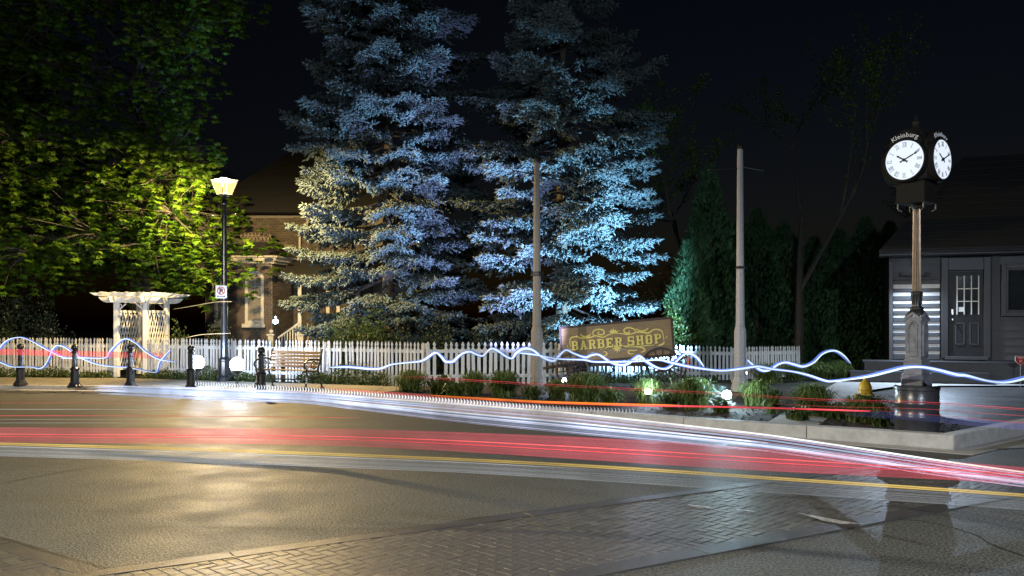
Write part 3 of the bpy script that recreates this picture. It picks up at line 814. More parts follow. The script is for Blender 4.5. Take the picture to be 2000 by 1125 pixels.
# ================================================================== STREET LAMP
def glass_glow(name, c, s, t):
    m = bpy.data.materials.new(name); m.use_nodes = True
    nt = m.node_tree; out = nt.nodes['Material Output']; nt.nodes.remove(nt.nodes['Principled BSDF'])
    e = node(nt, 'ShaderNodeEmission'); e.inputs[0].default_value = (*c,1); e.inputs[1].default_value = s
    tr = node(nt, 'ShaderNodeBsdfTransparent'); mx = node(nt, 'ShaderNodeMixShader'); mx.inputs[0].default_value = t
    nt.links.new(e.outputs[0], mx.inputs[1]); nt.links.new(tr.outputs[0], mx.inputs[2]); nt.links.new(mx.outputs[0], out.inputs[0])
    return m
M['lampglass'] = glass_glow('lit_lantern_glass', (1,.60,.20), 2.6, .5)
WARM = (1, .69, .28)
def street_lamp(loc, label, power, rz, col=WARM, cutoff=False):
    t = thing('street_lamp', label, 'street lamp', loc, rz, 'street lamps')
    b = MB(); b.lathe([(.20,0),(.20,.10),(.16,.16),(.14,.5),(.15,.52),(.15,.56),(.11,.62)], 12); b.build('base', M['black'], t)
    b = MB(); b.lathe([(.10,.6),(.085,1.2),(.082,2.2),(.09,2.22),(.09,2.26),(.07,2.3),(.06,4.55),(.085,4.58),(.085,4.62),(.05,4.66),(.06,4.74),(.15,4.78),(.17,4.80)], 12); b.build('post', M['black'], t)
    z0, z1, a0_, a1_ = 4.81, 5.16, .135, .235
    fr = MB()
    for i in range(4):
        p, q = (i*PI/2+PI/4), ((i+1)*PI/2+PI/4); s2 = math.sqrt(2)
        A0, B0 = (s2*a0_*math.cos(p), s2*a0_*math.sin(p), z0), (s2*a0_*math.cos(q), s2*a0_*math.sin(q), z0)
        A1, B1 = (s2*a1_*math.cos(p), s2*a1_*math.sin(p), z1), (s2*a1_*math.cos(q), s2*a1_*math.sin(q), z1)
        fr.tube([A0,A1], .010, 4); fr.tube([A0,B0], .010, 4); fr.tube([A1,B1], .014, 4)
        g = MB(); k = .965; g.add([tuple(Vector(v)*k + Vector((0,0,v[2]*(1-k)))) for v in (A0,B0,B1,A1)], [(0,1,2,3)]); g.build('lantern_pane', M['lampglass'], t)
    fr.build('lantern_frame', M['black'], t)
    b = MB(); b.lathe([(.37,5.18),(.36,5.20),(.20,5.34),(.09,5.40),(.08,5.44),(.02,5.46),(.03,5.50),(.004,5.56)], 4, ph=.5); b.build('lantern_roof', M['black'], t)
    for s in (-1,1):
        b = MB(); b.tube([(s*.07,0,4.28),(s*.58,-.05*s,4.28+.03*-s)], .012, 6); b.ball((s*.58,-.05*s,4.28+.03*-s), .022, n=8); b.build('banner_arm', M['metal'] if s < 0 else M['black'], t)
    if cutoff: lamp_light('lamp_bulb', (0,0,4.98), power, col, t, 'SPOT', target=Vector((0,0,0)), size=.09, angle=179, blend=.12)   # a downlight: nothing above the lantern
    else: lamp_light('lamp_bulb', (0,0,5.105), power, col, t, size=.08)
    return t
lampA = street_lamp((-7.42,22.45,.09), 'black street lamp post with a lit amber lantern in front of the fence', POW['lamp'], R(-38))
street_lamp((-8.0,3.0,0), 'street lamp with a warm downlight at the near kerb, left of the view', POW['backw'], R(20), (1,.95,.78), True)
street_lamp((5.0,-3.0,0), 'street lamp with a white downlight at the near kerb, behind the viewer', POW['backc'], R(20), (.74,.84,1.0))
# no parking sign on the post
np_ = thing('no_parking_sign', 'white no parking sign with a red slashed circle strapped to the street lamp post', 'sign', P(432,570,22.3))
b = MB(); w_, h_, r_ = .145, .165, .03
corner = lambda cx, cz, a: [(cx+r_*math.cos(a+PI/2*i/4), cz+r_*math.sin(a+PI/2*i/4)) for i in range(5)]
b.prism(corner(w_-r_,h_-r_,0)+corner(-w_+r_,h_-r_,PI/2)+corner(-w_+r_,-h_+r_,PI)+corner(w_-r_,-h_+r_,1.5*PI), 0, .006); b.build('sign_plate', M['signwhite'], np_)
def font_mesh(txt, size, m, ext=.003, bold=0):
    c = bpy.data.curves.new('lettering', 'FONT'); c.body = txt; c.size = size; c.extrude = ext; c.align_x = 'CENTER'; c.offset = bold; c.resolution_u = 3
    o = bpy.data.objects.new('lettering', c); C.objects.link(o)
    dg = bpy.context.evaluated_depsgraph_get(); me = bpy.data.meshes.new_from_object(o.evaluated_get(dg))
    bpy.data.objects.remove(o); bpy.data.curves.remove(c); me.materials.clear(); me.materials.append(m); me.name = 'lettering'
    return me
link('letter', font_mesh('P', .185, M['ink'], .002, .006), np_, T(-.005,-.003,-.042) @ RX(PI/2))
b = MB(); b.tube([(.092*math.cos(t),-.004,.025+.092*math.sin(t)) for t in [2*PI*i/28 for i in range(28)]], .0115, 6, closed=True); b.bar((-.062,-.0085,.088),(.062,-.0085,-.038), .02, .005, up=(0,1,0)); b.build('prohibition_ring', M['red'], np_)
b = MB(); b.box((0,-.003,-.115), (.14,.004,.016))
for s in (-1,1): b.prism([(s*.07,-.14),(s*.115,-.115),(s*.07,-.09)][::s], -.0052, -.0012)
b.build('arrow', M['ink'], np_)

# ================================================================== CONCRETE POLES
def pole(loc, H, label, arm, clr):
    t = thing('concrete_pole', label, 'pole', loc)
    b = MB(); b.lathe([(.205,0),(.20,.06),(.155,.26),(.135,.33)], 8, ph=.5); b.build('base', clr, t, bevel=.006)
    b = MB(); b.lathe([(.135,.33),(.128,1.32),(.10,1.42)], 8, ph=.5); b.build('lower_shaft', clr, t, bevel=.006)
    b = MB(); b.lathe([(.10,1.42),(.095,1.5),(.062,H-.14)], 8, ph=.5); b.build('shaft', clr, t, bevel=.005)
    b = MB(); b.lathe([(.066,H-.14),(.066,H-.11),(.058,H-.06),(.03,H-.015),(.004,H)], 8, ph=.5); b.build('cap', M['iron'], t)
    for a, c in arm:
        b = MB(); b.tube([a, c], .013, 6); b.ball(c, .022, n=8); b.tube([Vector(c)*.97+Vector((0,0,0)), Vector(c)*.97+Vector((0,0,-.07))], .006, 4); b.build('banner_arm', M['iron'], t)
    for z in (H*.33+.9, H*.5):
        b = MB(); b.lathe([(.10,z-.02),(.10,z+.02)], 8, ph=.5); b.tube([(.09,-.03,z),(.13,-.05,z+.02),(.13,-.05,z-.05)], .007, 4); b.build('strap', M['iron'], t)
    h_ = MB(); h_.box((.0,-.128 if False else -.121,.62), (.07,.02,.13)); h_.build('hatch', clr, t, bevel=.004)
    return t
pole((.52,18.2,.1), 4.98, 'brown concrete pole in front of the blue-lit spruce trees', [((-.06,-.02,4.60),(-.50,-.10,4.66)), ((.06,.02,4.58),(.42,.08,4.50))], M['concrete_pole'])
p2_ = pole((4.98,19.0,.1), 5.42, 'lone pale grey concrete pole between the wagon and the town clock', [((-.06,-.02,4.86),(-.70,-.10,4.82)), ((.06,-.02,4.90),(.48,-.1,4.80))], M['cool_lit_pole'])
b = MB(); b.tube([(.46,-.1,4.80),(.465,-.1,4.40)], .007, 4); b.build('banner_tie', M['iron'], p2_)

# ================================================================== BOLLARDS
def bollard(loc, label):
    t = thing('bollard', label, 'bollard', loc, 0, 'black iron bollards along the kerb')
    b = MB(); b.lathe([(.165,0),(.165,.035),(.135,.07),(.12,.10),(.105,.13)], 8, ph=.5); b.build('base', M['black'], t, bevel=.004)
    b = MB(); b.lathe([(.095,.13),(.09,.40),(.105,.41),(.105,.445),(.075,.48)], 12); b.build('lower_shaft', M['black'], t)
    pr = []
    b = MB(); n = 20; vs = []; fs = []
    for z, r in ((.48,.062),(.80,.056)):
        vs += [((r-(.008 if j%2 else 0))*math.cos(2*PI*j/n), (r-(.008 if j%2 else 0))*math.sin(2*PI*j/n), z) for j in range(n)]
    b.add(vs, [(j,(j+1)%n,n+(j+1)%n,n+j) for j in range(n)]); b.build('shaft', M['black'], t)
    b = MB(); b.lathe([(.062,.80),(.075,.81),(.075,.835),(.05,.85),(.045,.865)], 16); b.build('collar', M['black'], t, smooth=True)
    b = MB(); b.ball((0,0,.93), .078, n=18); b.build('ball_finial', M['black'], t, smooth=True)
    return t
B0 = bollard(tuple(G(40,753,.09)), 'black bollard with ball top at the left end of the kerb row')
for px, py, lb in ((146,757,'second black bollard from the left, between the fence end and the arbor'), (255,757,'black bollard standing in front of the garden arbor'),
                   (373,762,'black bollard next to the left dazzling white light'), (510,771,'black bollard in front of the left end of the wooden bench')):
    o = copy_tree(B0); o.location = tuple(G(px,py,.09)); o.rotation_euler.z = random.uniform(-.2,.2); o['label'] = lb

# ================================================================== BENCH
bn = thing('park_bench', 'park bench with varnished wood slats and black scrolled iron arms', 'bench', (-5.16,20.1,.09), R(-27))
def wob(): return random.uniform(-.0015,.0015)
for k in range(5):
    z = .50+k*.078; y = .17+k*.026
    b = MB(); b.box((0,0,0), (1.46,.024,.062), T(wob(),y,z) @ RX(R(-16))); b.build('back_slat', M['wood'], bn, bevel=.006)
for k in range(5):
    b = MB(); b.box((0,0,0), (1.46,.068,.024), T(wob(),-.24+k*.082,.43-.004*k) @ RX(R(-3))); b.build('seat_slat', M['wood'], bn, bevel=.006)
for s in (-1,1):
    x = s*.74; b = MB(); tb = lambda pts, r: b.tube([(x,y,z) for y, z in pts], r, 6)
    tb([(.30,.90),(.27,.80),(.20,.58),(.14,.44),(.10,.40),(-.28,.42)], .020)
    tb([(.14,.44),(.20,.25),(.30,.0)], .022); tb([(-.26,.42),(-.22,.28),(-.26,.12),(-.32,.0)], .022)
    tb([(.22,.64),(.05,.68),(-.20,.66),(-.31,.60),(-.33,.53),(-.29,.49),(-.25,.52)], .019); tb([(-.22,.42),(-.29,.50)], .016)
    tb([(.0+.09*math.cos(t),.54+.09*math.sin(t)) for t in [PI*.2*i for i in range(10)]], .012)
    tb([(.05,.54),(.0,.57),(-.04,.53),(.0,.50)], .010)
    tb([(-.22,.28),(-.05,.22),(.18,.28)], .014); tb([(-.02+.07*math.cos(t),.31+.07*math.sin(t)) for t in [PI*.2*i for i in range(11)]], .010)
    for y in (.30,-.32): b.box((x,y,.012), (.05,.09,.024))
    b.build('iron_end_frame', M['black'], bn)
b = MB(); b.bar((-.74,.0,.2),(.74,.0,.2), .02, .03); b.build('stretcher', M['black'], bn)

# ================================================================== WAGON WITH SHOP SIGN
WG = Vector((2.52, 20.3, .10)); wr = R(-17)
wg = thing('farm_wagon', 'old dark wooden wagon with spoked wheels parked in the planting bed', 'wagon', WG, wr)
def wheel(x, y, r, nsp, ry):
    h = MB(); h.lathe([(.045,-.09),(.06,-.05),(.075,0),(.06,.05),(.045,.09)], 12, T(x,y,r) @ RX(PI/2)); wh = h.build('wheel', M['wagon'], wg, smooth=True)
    rm = MB(); n = 36; c0 = []
    for i in range(n):
        t = 2*PI*i/n
        for rr, yy in ((r-.045,-.022),(r-.006,-.022),(r-.006,.022),(r-.045,.022)): c0.append((x+rr*math.cos(t), y+yy, r+rr*math.sin(t)))
    rm.add(c0, [(4*i+k, 4*((i+1)%n)+k, 4*((i+1)%n)+(k+1)%4, 4*i+(k+1)%4) for i in range(n) for k in range(4)]); rm.build('rim', M['wagon'], wh)
    ty = MB(); c0 = []
    for i in range(n):
        t = 2*PI*i/n
        for rr, yy in ((r-.006,-.026),(r,-.026),(r,.026),(r-.006,.026)): c0.append((x+rr*math.cos(t), y+yy, r+rr*math.sin(t)))
    ty.add(c0, [(4*i+k, 4*((i+1)%n)+k, 4*((i+1)%n)+(k+1)%4, 4*i+(k+1)%4) for i in range(n) for k in range(4)]); ty.build('tyre', M['iron'], wh)
    for i in range(nsp):
        t = 2*PI*(i+.3)/nsp; s = MB()
        s.tube([(x+.06*math.cos(t),y,r+.06*math.sin(t)),(x+r*.5*math.cos(t),y,r+r*.5*math.sin(t)),(x+(r-.04)*math.cos(t),y,r+(r-.04)*math.sin(t))], [.02,.015,.012], 6); s.build('spoke', M['wagon'], wh)
for y in (-.52,.52):
    wheel(-1.02, y, .40, 12, 0); wheel(1.02, y, .475, 14, 0)
for x, r in ((-1.02,.40),(1.02,.475)):
    b = MB(); b.box((x,0,r), (.09,1.0,.09)); b.build('axle', M['wagon'], wg)
for k in range(5):
    b = MB(); b.box((0,-.36+k*.18,.585), (2.75,.17,.04)); b.build('bed_board', M['wagon'], wg, bevel=.005)
for y in (-.3,.3):
    b = MB(); b.box((0,y,.53), (2.7,.08,.07)); b.build('bed_beam', M['wagon'], wg)
b = MB(); b.tube([(-1.0,0,.50),(-1.5,0,.48),(-2.15,-.05,.34)], .035, 6); b.build('tongue', M['wagon'], wg)
b = MB(); b.tube([(-1.05,-.3,.50),(-1.7,-.25,.42),(-2.1,-.2,.33)], .022, 6); b.build('tongue', M['iron'], wg)
b = MB(); b.bar((1.3,-.35,.62),(1.72,-.38,.80), .05, .04); b.build('rear_shaft', M['wagon'], wg)
for k, (x,y,z) in enumerate(((-.35,-.40,.36),)):
    b = MB(); b.tube([(x,y,.53),(x+.05,y,.34),(x+.18,y,.30),(x+.26,y,.40),(x+.2,y,.53)], .014, 6); b.build('step_iron', M['iron'], wg)
b = MB(); b.box((1.60,-.43,.60), (.05,.012,.30), None); b.build('hazard_tape', M['orange'], wg, label='orange red tape strip hanging from the wagon tail')
# sign: stands on the wagon, leaning
sgn = thing('shop_sign', 'brown painted board sign reading BARBER SHOP in gold letters, standing on the wagon', 'sign', WG + Matrix.Rotation(wr,3,'Z') @ Vector((-.02,-.40,1.075)), wr)
sgn.rotation_euler = (R(-6), R(-5.2), wr)
SW, SH = 2.62, .84
for k in range(4):
    b = MB(); b.box((0,.0,-SH/2+SH*(k+.5)/4), (SW-.06,.03,SH/4-.003)); b.build('plank', M['signboard'], sgn, bevel=.002)
b = MB(); b.box((0,-.008,SH/2), (SW,.07,.05)); b.box((0,-.008,-SH/2), (SW,.07,.05)); b.box((SW/2-.02,-.007,0), (.045,.068,SH-.052)); b.box((-SW/2+.02,-.007,0), (.045,.068,SH-.052)); b.build('frame', M['wagon'], sgn)
b = MB(); b.bar((-.8,.02,-.42),(-.8,.38,-.50), .04, .04); b.bar((.8,.02,-.42),(.8,.38,-.50), .04, .04); b.bar((-.8,.03,.2),(-.8,.45,-.5), .03, .03); b.bar((.8,.03,.2),(.8,.45,-.5), .03, .03); b.build('prop', M['wagon'], sgn)
def SB(x, y):
    t = (x-285)/1190; yt = 292-112*t; yb = 692-62*t
    return ((t-.5)*2.5, .39-(y-yt)/(yb-yt)*.78)
FR = -.0155
def stroke(pts, w0, w1=None, m='gold', d=0):
    """flat painted ribbon a few millimetres thick along a smooth path, thin at both ends"""
    q = [Vector(SB(*p)) for p in pts]; f = []
    for i in range(len(q)-1):
        p0, p1, p2, p3 = q[max(0,i-1)], q[i], q[i+1], q[min(len(q)-1,i+2)]
        for k in range(6):
            t = k/6; f.append(.5*((2*p1)+(p2-p0)*t+(2*p0-5*p1+4*p2-p3)*t*t+(3*p1-p0-3*p2+p3)*t**3))
    f.append(q[-1]); n = len(f); L_, Rr = [], []
    for i, p in enumerate(f):
        tg = f[min(i+1,n-1)]-f[max(i-1,0)]; tg = tg.normalized() if tg.length else Vector((1,0)); nn = Vector((-tg.y,tg.x))
        w_ = w0*(.35+.65*math.sin(PI*min(1,max(0,(i+.5)/n)))**.7)
        L_.append(p+nn*w_/2); Rr.append(p-nn*w_/2)
    vs = [(p.x,FR-.002-d,p.y) for p in L_]+[(p.x,FR-.002-d,p.y) for p in Rr]
    MBs.add(vs, [(i,n+i,n+i+1,i+1) for i in range(n-1)])
def petals(c, tips, wd):
    for i, tp in enumerate(tips):
        a, b_ = Vector(SB(*c)), Vector(SB(*tp)); d_ = b_-a; nn = Vector((-d_.y,d_.x)).normalized()*wd; dd_ = FR-.004-.0008*i
        pts = [a, a+d_*.45+nn, b_, a+d_*.45-nn]
        MBs.add([(p.x,dd_,p.y) for p in pts], [(0,3,2,1)])
groups = [
 [[(370,505),(364,450),(375,408),(412,388),(455,388),(495,405),(545,402),(605,396),(660,378),(735,397),(800,370),(852,352)], [(655,385),(628,350),(648,312),(700,298),(745,310),(757,340),(738,364),(703,364),(686,343),(705,326)], [(490,352),(505,375),(540,388),(585,376),(605,352)]],
 [[(882,352),(950,356),(1010,368),(1070,357),(1120,340),(1180,346),(1240,352),(1290,316),(1340,312),(1378,330),(1392,380),(1396,455)], [(1095,356),(1094,312),(1050,285),(1004,286),(975,312),(985,342),(1015,352),(1036,336),(1024,316)], [(1105,298),(1150,326),(1200,322),(1240,292)]],
 [[(700,548),(770,526),(850,512),(930,511),(1010,520),(1100,524),(1200,516),(1290,508)], [(650,585),(680,622),(735,632),(770,608),(760,580),(730,578)], [(1105,560),(1075,575),(1025,570),(1005,592),(1025,616),(1070,610)], [(1100,530),(1165,545),(1185,580),(1140,600)], [(1330,520),(1385,500),(1400,470)], [(365,535),(372,575),(400,600)]]]
for gi, gset in enumerate(groups):
    for si, s_ in enumerate(gset):
        MBs = MB(); stroke(s_, .034, d=.0012*si); MBs.build('scroll', M['gold'], sgn)
    MBs = MB()
    if gi == 0: petals((860,355), [(805,318),(828,294),(860,276),(893,298),(922,316)], .022)
    if gi == 2: petals((885,515), [(828,556),(855,585),(885,604),(912,583),(942,556)], .022)
    if MBs.v: MBs.build('leaf_ornament', M['gold'], sgn)
for cv in ([(1415,395),(1432,410),(1415,428)], [(345,485),(330,500),(345,517)]):
    MBs = MB(); stroke(cv, .014); MBs.build('chevron', M['gold'], sgn)
def slab_letter(ch, x, zc, w_, h, m, y):
    """block letters with slab serifs, built of overlapping strokes at slightly different depth"""
    s = .30; mb_ = MB(); k = [0]
    def rect(x0,z0,x1,z1): k[0] += 1; e = y-.0007*k[0]; mb_.prism([(x+(x0-.5)*w_,zc+(z0-.5)*h),(x+(x1-.5)*w_,zc+(z0-.5)*h),(x+(x1-.5)*w_,zc+(z1-.5)*h),(x+(x0-.5)*w_,zc+(z1-.5)*h)], e, y+.004)
    def poly(ps): k[0] += 1; e = y-.0007*k[0]; mb_.prism([(x+(a-.5)*w_,zc+(b-.5)*h) for a,b in ps], e, y+.004)
    V = s; H = .17
    if ch in 'BRP':
        rect(.08,0,.08+V,1); rect(0,0,.46,.13); rect(0,.87,.7,1); rect(.2,.46,.75,.46+H*.8)
        rect(.66,.52,.95,.92); 
        if ch == 'B': rect(.1,0,.78,.15); rect(.68,.08,.98,.48)
        if ch == 'R': poly([(.5,.48),(.76,.48),(1.02,0),(.70,0)]); rect(.66,0,1.06,.12)
    if ch == 'A': poly([(.04,0),(.32,0),(.60,1),(.36,1)]); poly([(.66,0),(.98,0),(.66,1),(.40,1)]); rect(.25,.26,.75,.40); rect(-.03,0,.40,.12); rect(.58,0,1.04,.12)
    if ch == 'E': rect(.08,0,.08+V,1); rect(0,0,.95,.16); rect(0,.84,.93,1); rect(.2,.43,.68,.57); rect(.78,0,.96,.32); rect(.76,.70,.94,1); rect(.58,.36,.70,.64)
    if ch == 'S': rect(.08,.84,.86,1); rect(.04,.5,.34,.94); rect(.1,.42,.9,.58); rect(.66,.06,.96,.5); rect(.1,0,.9,.16); rect(.0,.0,.18,.34); rect(.78,.66,.94,1)
    if ch == 'H': rect(.08,0,.38,1); rect(.64,0,.94,1); rect(.3,.43,.7,.58); rect(0,0,.46,.12); rect(0,.88,.46,1); rect(.56,0,1.02,.12); rect(.56,.88,1.02,1)
    if ch == 'O': rect(.04,.1,.34,.9); rect(.66,.1,.96,.9); rect(.14,0,.86,.17); rect(.14,.83,.86,1); rect(.42,.44,.58,.56)
    return mb_.build('letter', m, sgn)
xs = [(-.965+i*.205, c) for i, c in enumerate('BARBER')] + [(.345+i*.205, c) for i, c in enumerate('SHOP')]
for x, c in xs:
    slab_letter(c, x+.014, -.028-.016, .165, .215, M['signshade'], FR-.003).name = 'letter_shadow'
    slab_letter(c, x, -.028, .165, .215, M['gold'], FR-.011)

# ================================================================== HYDRANT, GROUND AND ADDED LIGHTS, YARD SIGN
hy = thing('fire_hydrant', 'yellow fire hydrant half hidden behind ornamental grass', 'hydrant', (5.68,14.0,.10), R(10))
b = MB(); b.lathe([(.13,0),(.13,.04),(.085,.05),(.08,.36),(.105,.37),(.105,.41),(.085,.42)], 16); b.build('barrel', M['yellow'], hy)
b = MB(); b.lathe([(.105,.42),(.105,.44),(.098,.47),(.075,.535),(.035,.57),(.028,.575),(.028,.605),(.01,.61)], 16); b.build('bonnet', M['yellow'], hy, smooth=True)
for a, r in ((-.1,.05),(PI*.55,.04),(-PI*.62,.04),):
    b = MB(); b.lathe([(r,0),(r,.05),(r*1.2,.052),(r*1.2,.085),(r*.4,.09),(r*.4,.11)], 8, T(0,0,.31) @ RZ(a-PI/2) @ T(.07,0,0) @ RY(PI/2)); b.build('nozzle_cap', M['yellow'], hy)
for a in range(8):
    b = MB(); b.lathe([(.011,.44),(.011,.455)], 6, T(.092*math.cos(a*PI/4),.092*math.sin(a*PI/4),0)); b.build('bolt', M['metal'], hy)
def stake_or_added_light(loc, zl, label, r, strength, colr, group=None):  # serves the ground light and the added lights
    t = thing('stake_or_added_light', label, 'garden light', loc, 0, group)
    b = MB(); b.tube([(0,0,0),(0,0,zl-r*.8)], .02, 8); b.build('stake', M['black'], t)
    b = MB(); b.lathe([(.03,zl-r*1.3),(r*.55,zl-r*1.0),(r*.72,zl-r*.70),(r*.66,zl-r*.68)], 16); b.build('housing', M['black'], t, smooth=True)
    b = MB(); b.ball((0,0,zl), r*.88, n=20); b.build('lamp_globe', emit('white_lamp_glow', colr, strength), t, smooth=True)
    return t
COOL = (.32,.62,1)
gx = Vector((3.74,15.15,.10))
gl = stake_or_added_light(gx, .24, 'very bright white ground light among the grasses beside the kerb', .09, 60, (.8,.92,1))
up = stake_or_added_light((5.25,19.7,.10), .36, 'added small uplight in the grass right behind the grey pole foot', .07, 50, (.8,.92,1))  # added uplight, out of sight behind the pole
lamp_light('added_beam', (-.10,.10,.46), POW['spot'], COOL, up, 'SPOT', target=Vector((-4.7,5.9,4.1)), size=.05, angle=70, blend=.8)  # added beam, lights the spruces blue from the right
lamp_light('lamp_glow', (0,-.02,.52), 120, (.55,.85,1), gl, size=.06)
for px, py, lb, tgt in ((1104,768,'added small light hidden behind the grass just right of the brown pole', (-3.4,7.6,6.0)), (1270,796,'added small light hidden in the pale bluish grass between the wagon wheels', None)):
    l_ = G(px,py,.10); t = stake_or_added_light((l_.x,l_.y+.25,.10), .26, lb, .06, 50, (.85,.92,1))  # added lights, concealed in the bed to brighten grass and spruce
    lamp_light('lamp_glow', (0,-.12,.44), 55, (.55,.72,1), t, size=.05)
    if tgt: lamp_light('added_beam', (0,.14,.36), POW['bed'], (.40,.47,1), t, 'SPOT', target=Vector(tgt), size=.05, angle=54, blend=1)  # added beam, aimed up at the left spruce
for px, py, Y, lb in ((385,708,20.9,'left of two dazzling white lights on added stakes between bollard and lamp post'), (463,712,20.55,'right of two dazzling white lights on added stakes, next to the bench')):
    l_ = P(px,py,Y); t = stake_or_added_light((l_.x,l_.y,.09), l_.z-.09, lb, .19, 40, (.85,.92,1), 'dazzling sidewalk lights on added stakes')  # bare glare sources; globe and stake are added to carry them
    lamp_light('lamp_glow', (0,-.05,l_.z-.09+.30), 150, (.5,.66,1), t, size=.1)
    lamp_light('added_beam', (0,.1,l_.z-.09+.3), POW['flood'], (.40,.52,1), t, 'SPOT', target=Vector((4.4,6.4,5.4)), size=.06, angle=64, blend=.8)  # added beam that brightens the left spruce
ys = thing('yard_sign', 'small red shield-shaped security sign on a stake before the grey building', 'sign', (1.0*(1993-1000)/F*20.6, 20.6, .10))
b = MB(); b.tube([(0,0,-.1),(0,0,.50)], .010, 6); b.build('stake', M['metal'], ys)
sh = lambda s: [(-.125*s,.62+.085*s),(-.125*s,.62-.02*s),(-.075*s,.62-.09*s),(0,.62-.125*s),(.075*s,.62-.09*s),(.125*s,.62-.02*s),(.125*s,.62+.085*s)]
b = MB(); b.prism(sh(1.0)[::-1], -.006, .006); b.build('sign_plate', M['signwhite'], ys)
b = MB(); b.prism(sh(.92)[::-1], -.010, -.0065); b.build('sign_face', M['red'], ys)
b = MB(); b.tube([(.03*math.cos(t),-.012,.59+.03*math.sin(t)) for t in [2*PI*i/14 for i in range(14)]], .005, 4, closed=True); b.box((0,-.0115,.59), (.012,.003,.03)); b.box((0,-.0115,.665), (.14,.003,.018)); b.build('emblem', M['signwhite'], ys)

# ================================================================== TOWN CLOCK
CX, CY = 5.58, 12.0
ck = thing('town_clock', 'black four-sided street clock on a post with glowing white dials', 'clock', (CX,CY,.10), R(-50.7))
D0 = .10                                                    # heights below are above the road; the empty sits on the soil
def zc(z): return z - D0
b = MB(); b.lathe([(.278,zc(.10)),(.285,zc(.16)),(.285,zc(.29)),(.292,zc(.30)),(.292,zc(.33)),(.285,zc(.34)),(.285,zc(.47)),(.292,zc(.48)),(.292,zc(.51)),(.285,zc(.52)),(.285,zc(.67)),(.295,zc(.68)),(.295,zc(.72)),(.27,zc(.74))], 40); b.build('drum_base', M['drum'], ck, smooth=True)
b = MB(); b.box((0,0,zc(.815)), (.30,.30,.15)); b.build('plinth', M['enamel'], ck, bevel=.008)
b = MB(); b.box((0,0,zc(.975)), (.25,.25,.175)); b.build('upper_plinth', M['enamel'], ck, bevel=.006)
b = MB(); b.box((0,0,zc(1.375)), (.215,.215,.62)); b.box((0,0,zc(1.075)), (.245,.245,.03)); b.build('pedestal', M['enamel'], ck, bevel=.006)
for k in range(4):
    m_ = RZ(k*PI/2); g = MB()
    hw = .122; z0, z1, z2 = zc(1.62), zc(1.715), zc(1.735)
    g.prism([(-hw,z0),(-hw,z0+.04),(0,z1+.035),(hw,z0+.04),(hw,z0),(0,z1-.01)], -.128, -.09, m_); gb = g.build('gable', M['enamel'], ck, bevel=.004)
    pn = MB(); 
    def fr_(s, d0, d1):
        hwp, zb_, zt, zp = .068*s, zc(1.375)-.215*s-.02, zc(1.56)-.0+(s-1)*.1, zc(1.64)+(s-1)*.1
        return [(-hwp,zb_),(hwp,zb_),(hwp,zt),(0,zp),(-hwp,zt)]
    o_, i_ = fr_(1,0,0), fr_(.74,0,0)
    for i in range(5):
        j = (i+1) % 5; pn.prism([o_[i],o_[j],i_[j],i_[i]], -.130, -.105, m_)
    pn.build('panel_moulding', M['enamel'], ck, bevel=.002)
b = MB(); b.lathe([(.125,zc(1.70)),(.115,zc(1.74)),(.085,zc(1.775)),(.09,zc(1.79)),(.09,zc(1.805)),(.062,zc(1.82)),(.055,zc(1.86)),(.062,zc(1.96)),(.078,zc(1.99)),(.078,zc(2.01)),(.06,zc(2.03))], 20); b.build('capital', M['iron'], ck, smooth=True)
b = MB()
for j in range(10): t = 2*PI*j/10; b.tube([(.058*math.cos(t),.058*math.sin(t),zc(1.85)),(.064*math.cos(t),.064*math.sin(t),zc(1.95)),(.072*math.cos(t),.072*math.sin(t),zc(1.985))], .009, 5)
b.build('capital_leaf', M['iron'], ck)
b = MB(); n = 32; vs = []
for z, r in ((zc(2.03),.060),(zc(3.16),.050)): vs += [((r-(.009 if j%2 else 0))*math.cos(2*PI*j/n),(r-(.009 if j%2 else 0))*math.sin(2*PI*j/n),z) for j in range(n)]
b.add(vs, [(j,(j+1)%n,n+(j+1)%n,n+j) for j in range(n)]); b.build('fluted_column', M['bronze'] if 'bronze' in M else M['iron'], ck)
b = MB(); b.lathe([(.05,zc(3.16)),(.075,zc(3.18)),(.08,zc(3.20)),(.06,zc(3.215)),(.10,zc(3.24))], 20); b.build('column_collar', M['iron'], ck, smooth=True)
b = MB(); b.box((0,0,zc(3.395)), (.385,.385,.27)); b.box((0,0,zc(3.25)), (.42,.42,.03)); b.build('lower_case', M['case'], ck, bevel=.006)
for k in range(4):
    b = MB(); b.tube([(.19*math.cos(k*PI/2+PI/4)*1.3,.19*math.sin(k*PI/2+PI/4)*1.3,zc(3.235)),(.25*math.cos(k*PI/2+PI/4),.25*math.sin(k*PI/2+PI/4),zc(3.16)),(.20*math.cos(k*PI/2+PI/4),.20*math.sin(k*PI/2+PI/4),zc(3.13))], .012, 6); b.build('scroll_bracket', M['iron'], ck)
b = MB(); b.box((0,0,zc(3.80)), (.52,.52,.54)); b.build('clock_case', M['case'], ck, bevel=.01)
b = MB(); b.lathe([(.37,zc(4.07)),(.30,zc(4.10)),(.15,zc(4.22)),(.06,zc(4.30)),(.05,zc(4.33)),(.06,zc(4.36)),(.03,zc(4.40)),(.004,zc(4.46))], 4, ph=.5); b.build('crown', M['iron'], ck)
dial_m = emit('lit_dial', (.80,.89,1.0), .95)
R0 = .262
rom = ['XII','I','II','III','IIII','V','VI','VII','VIII','IX','X','XI']
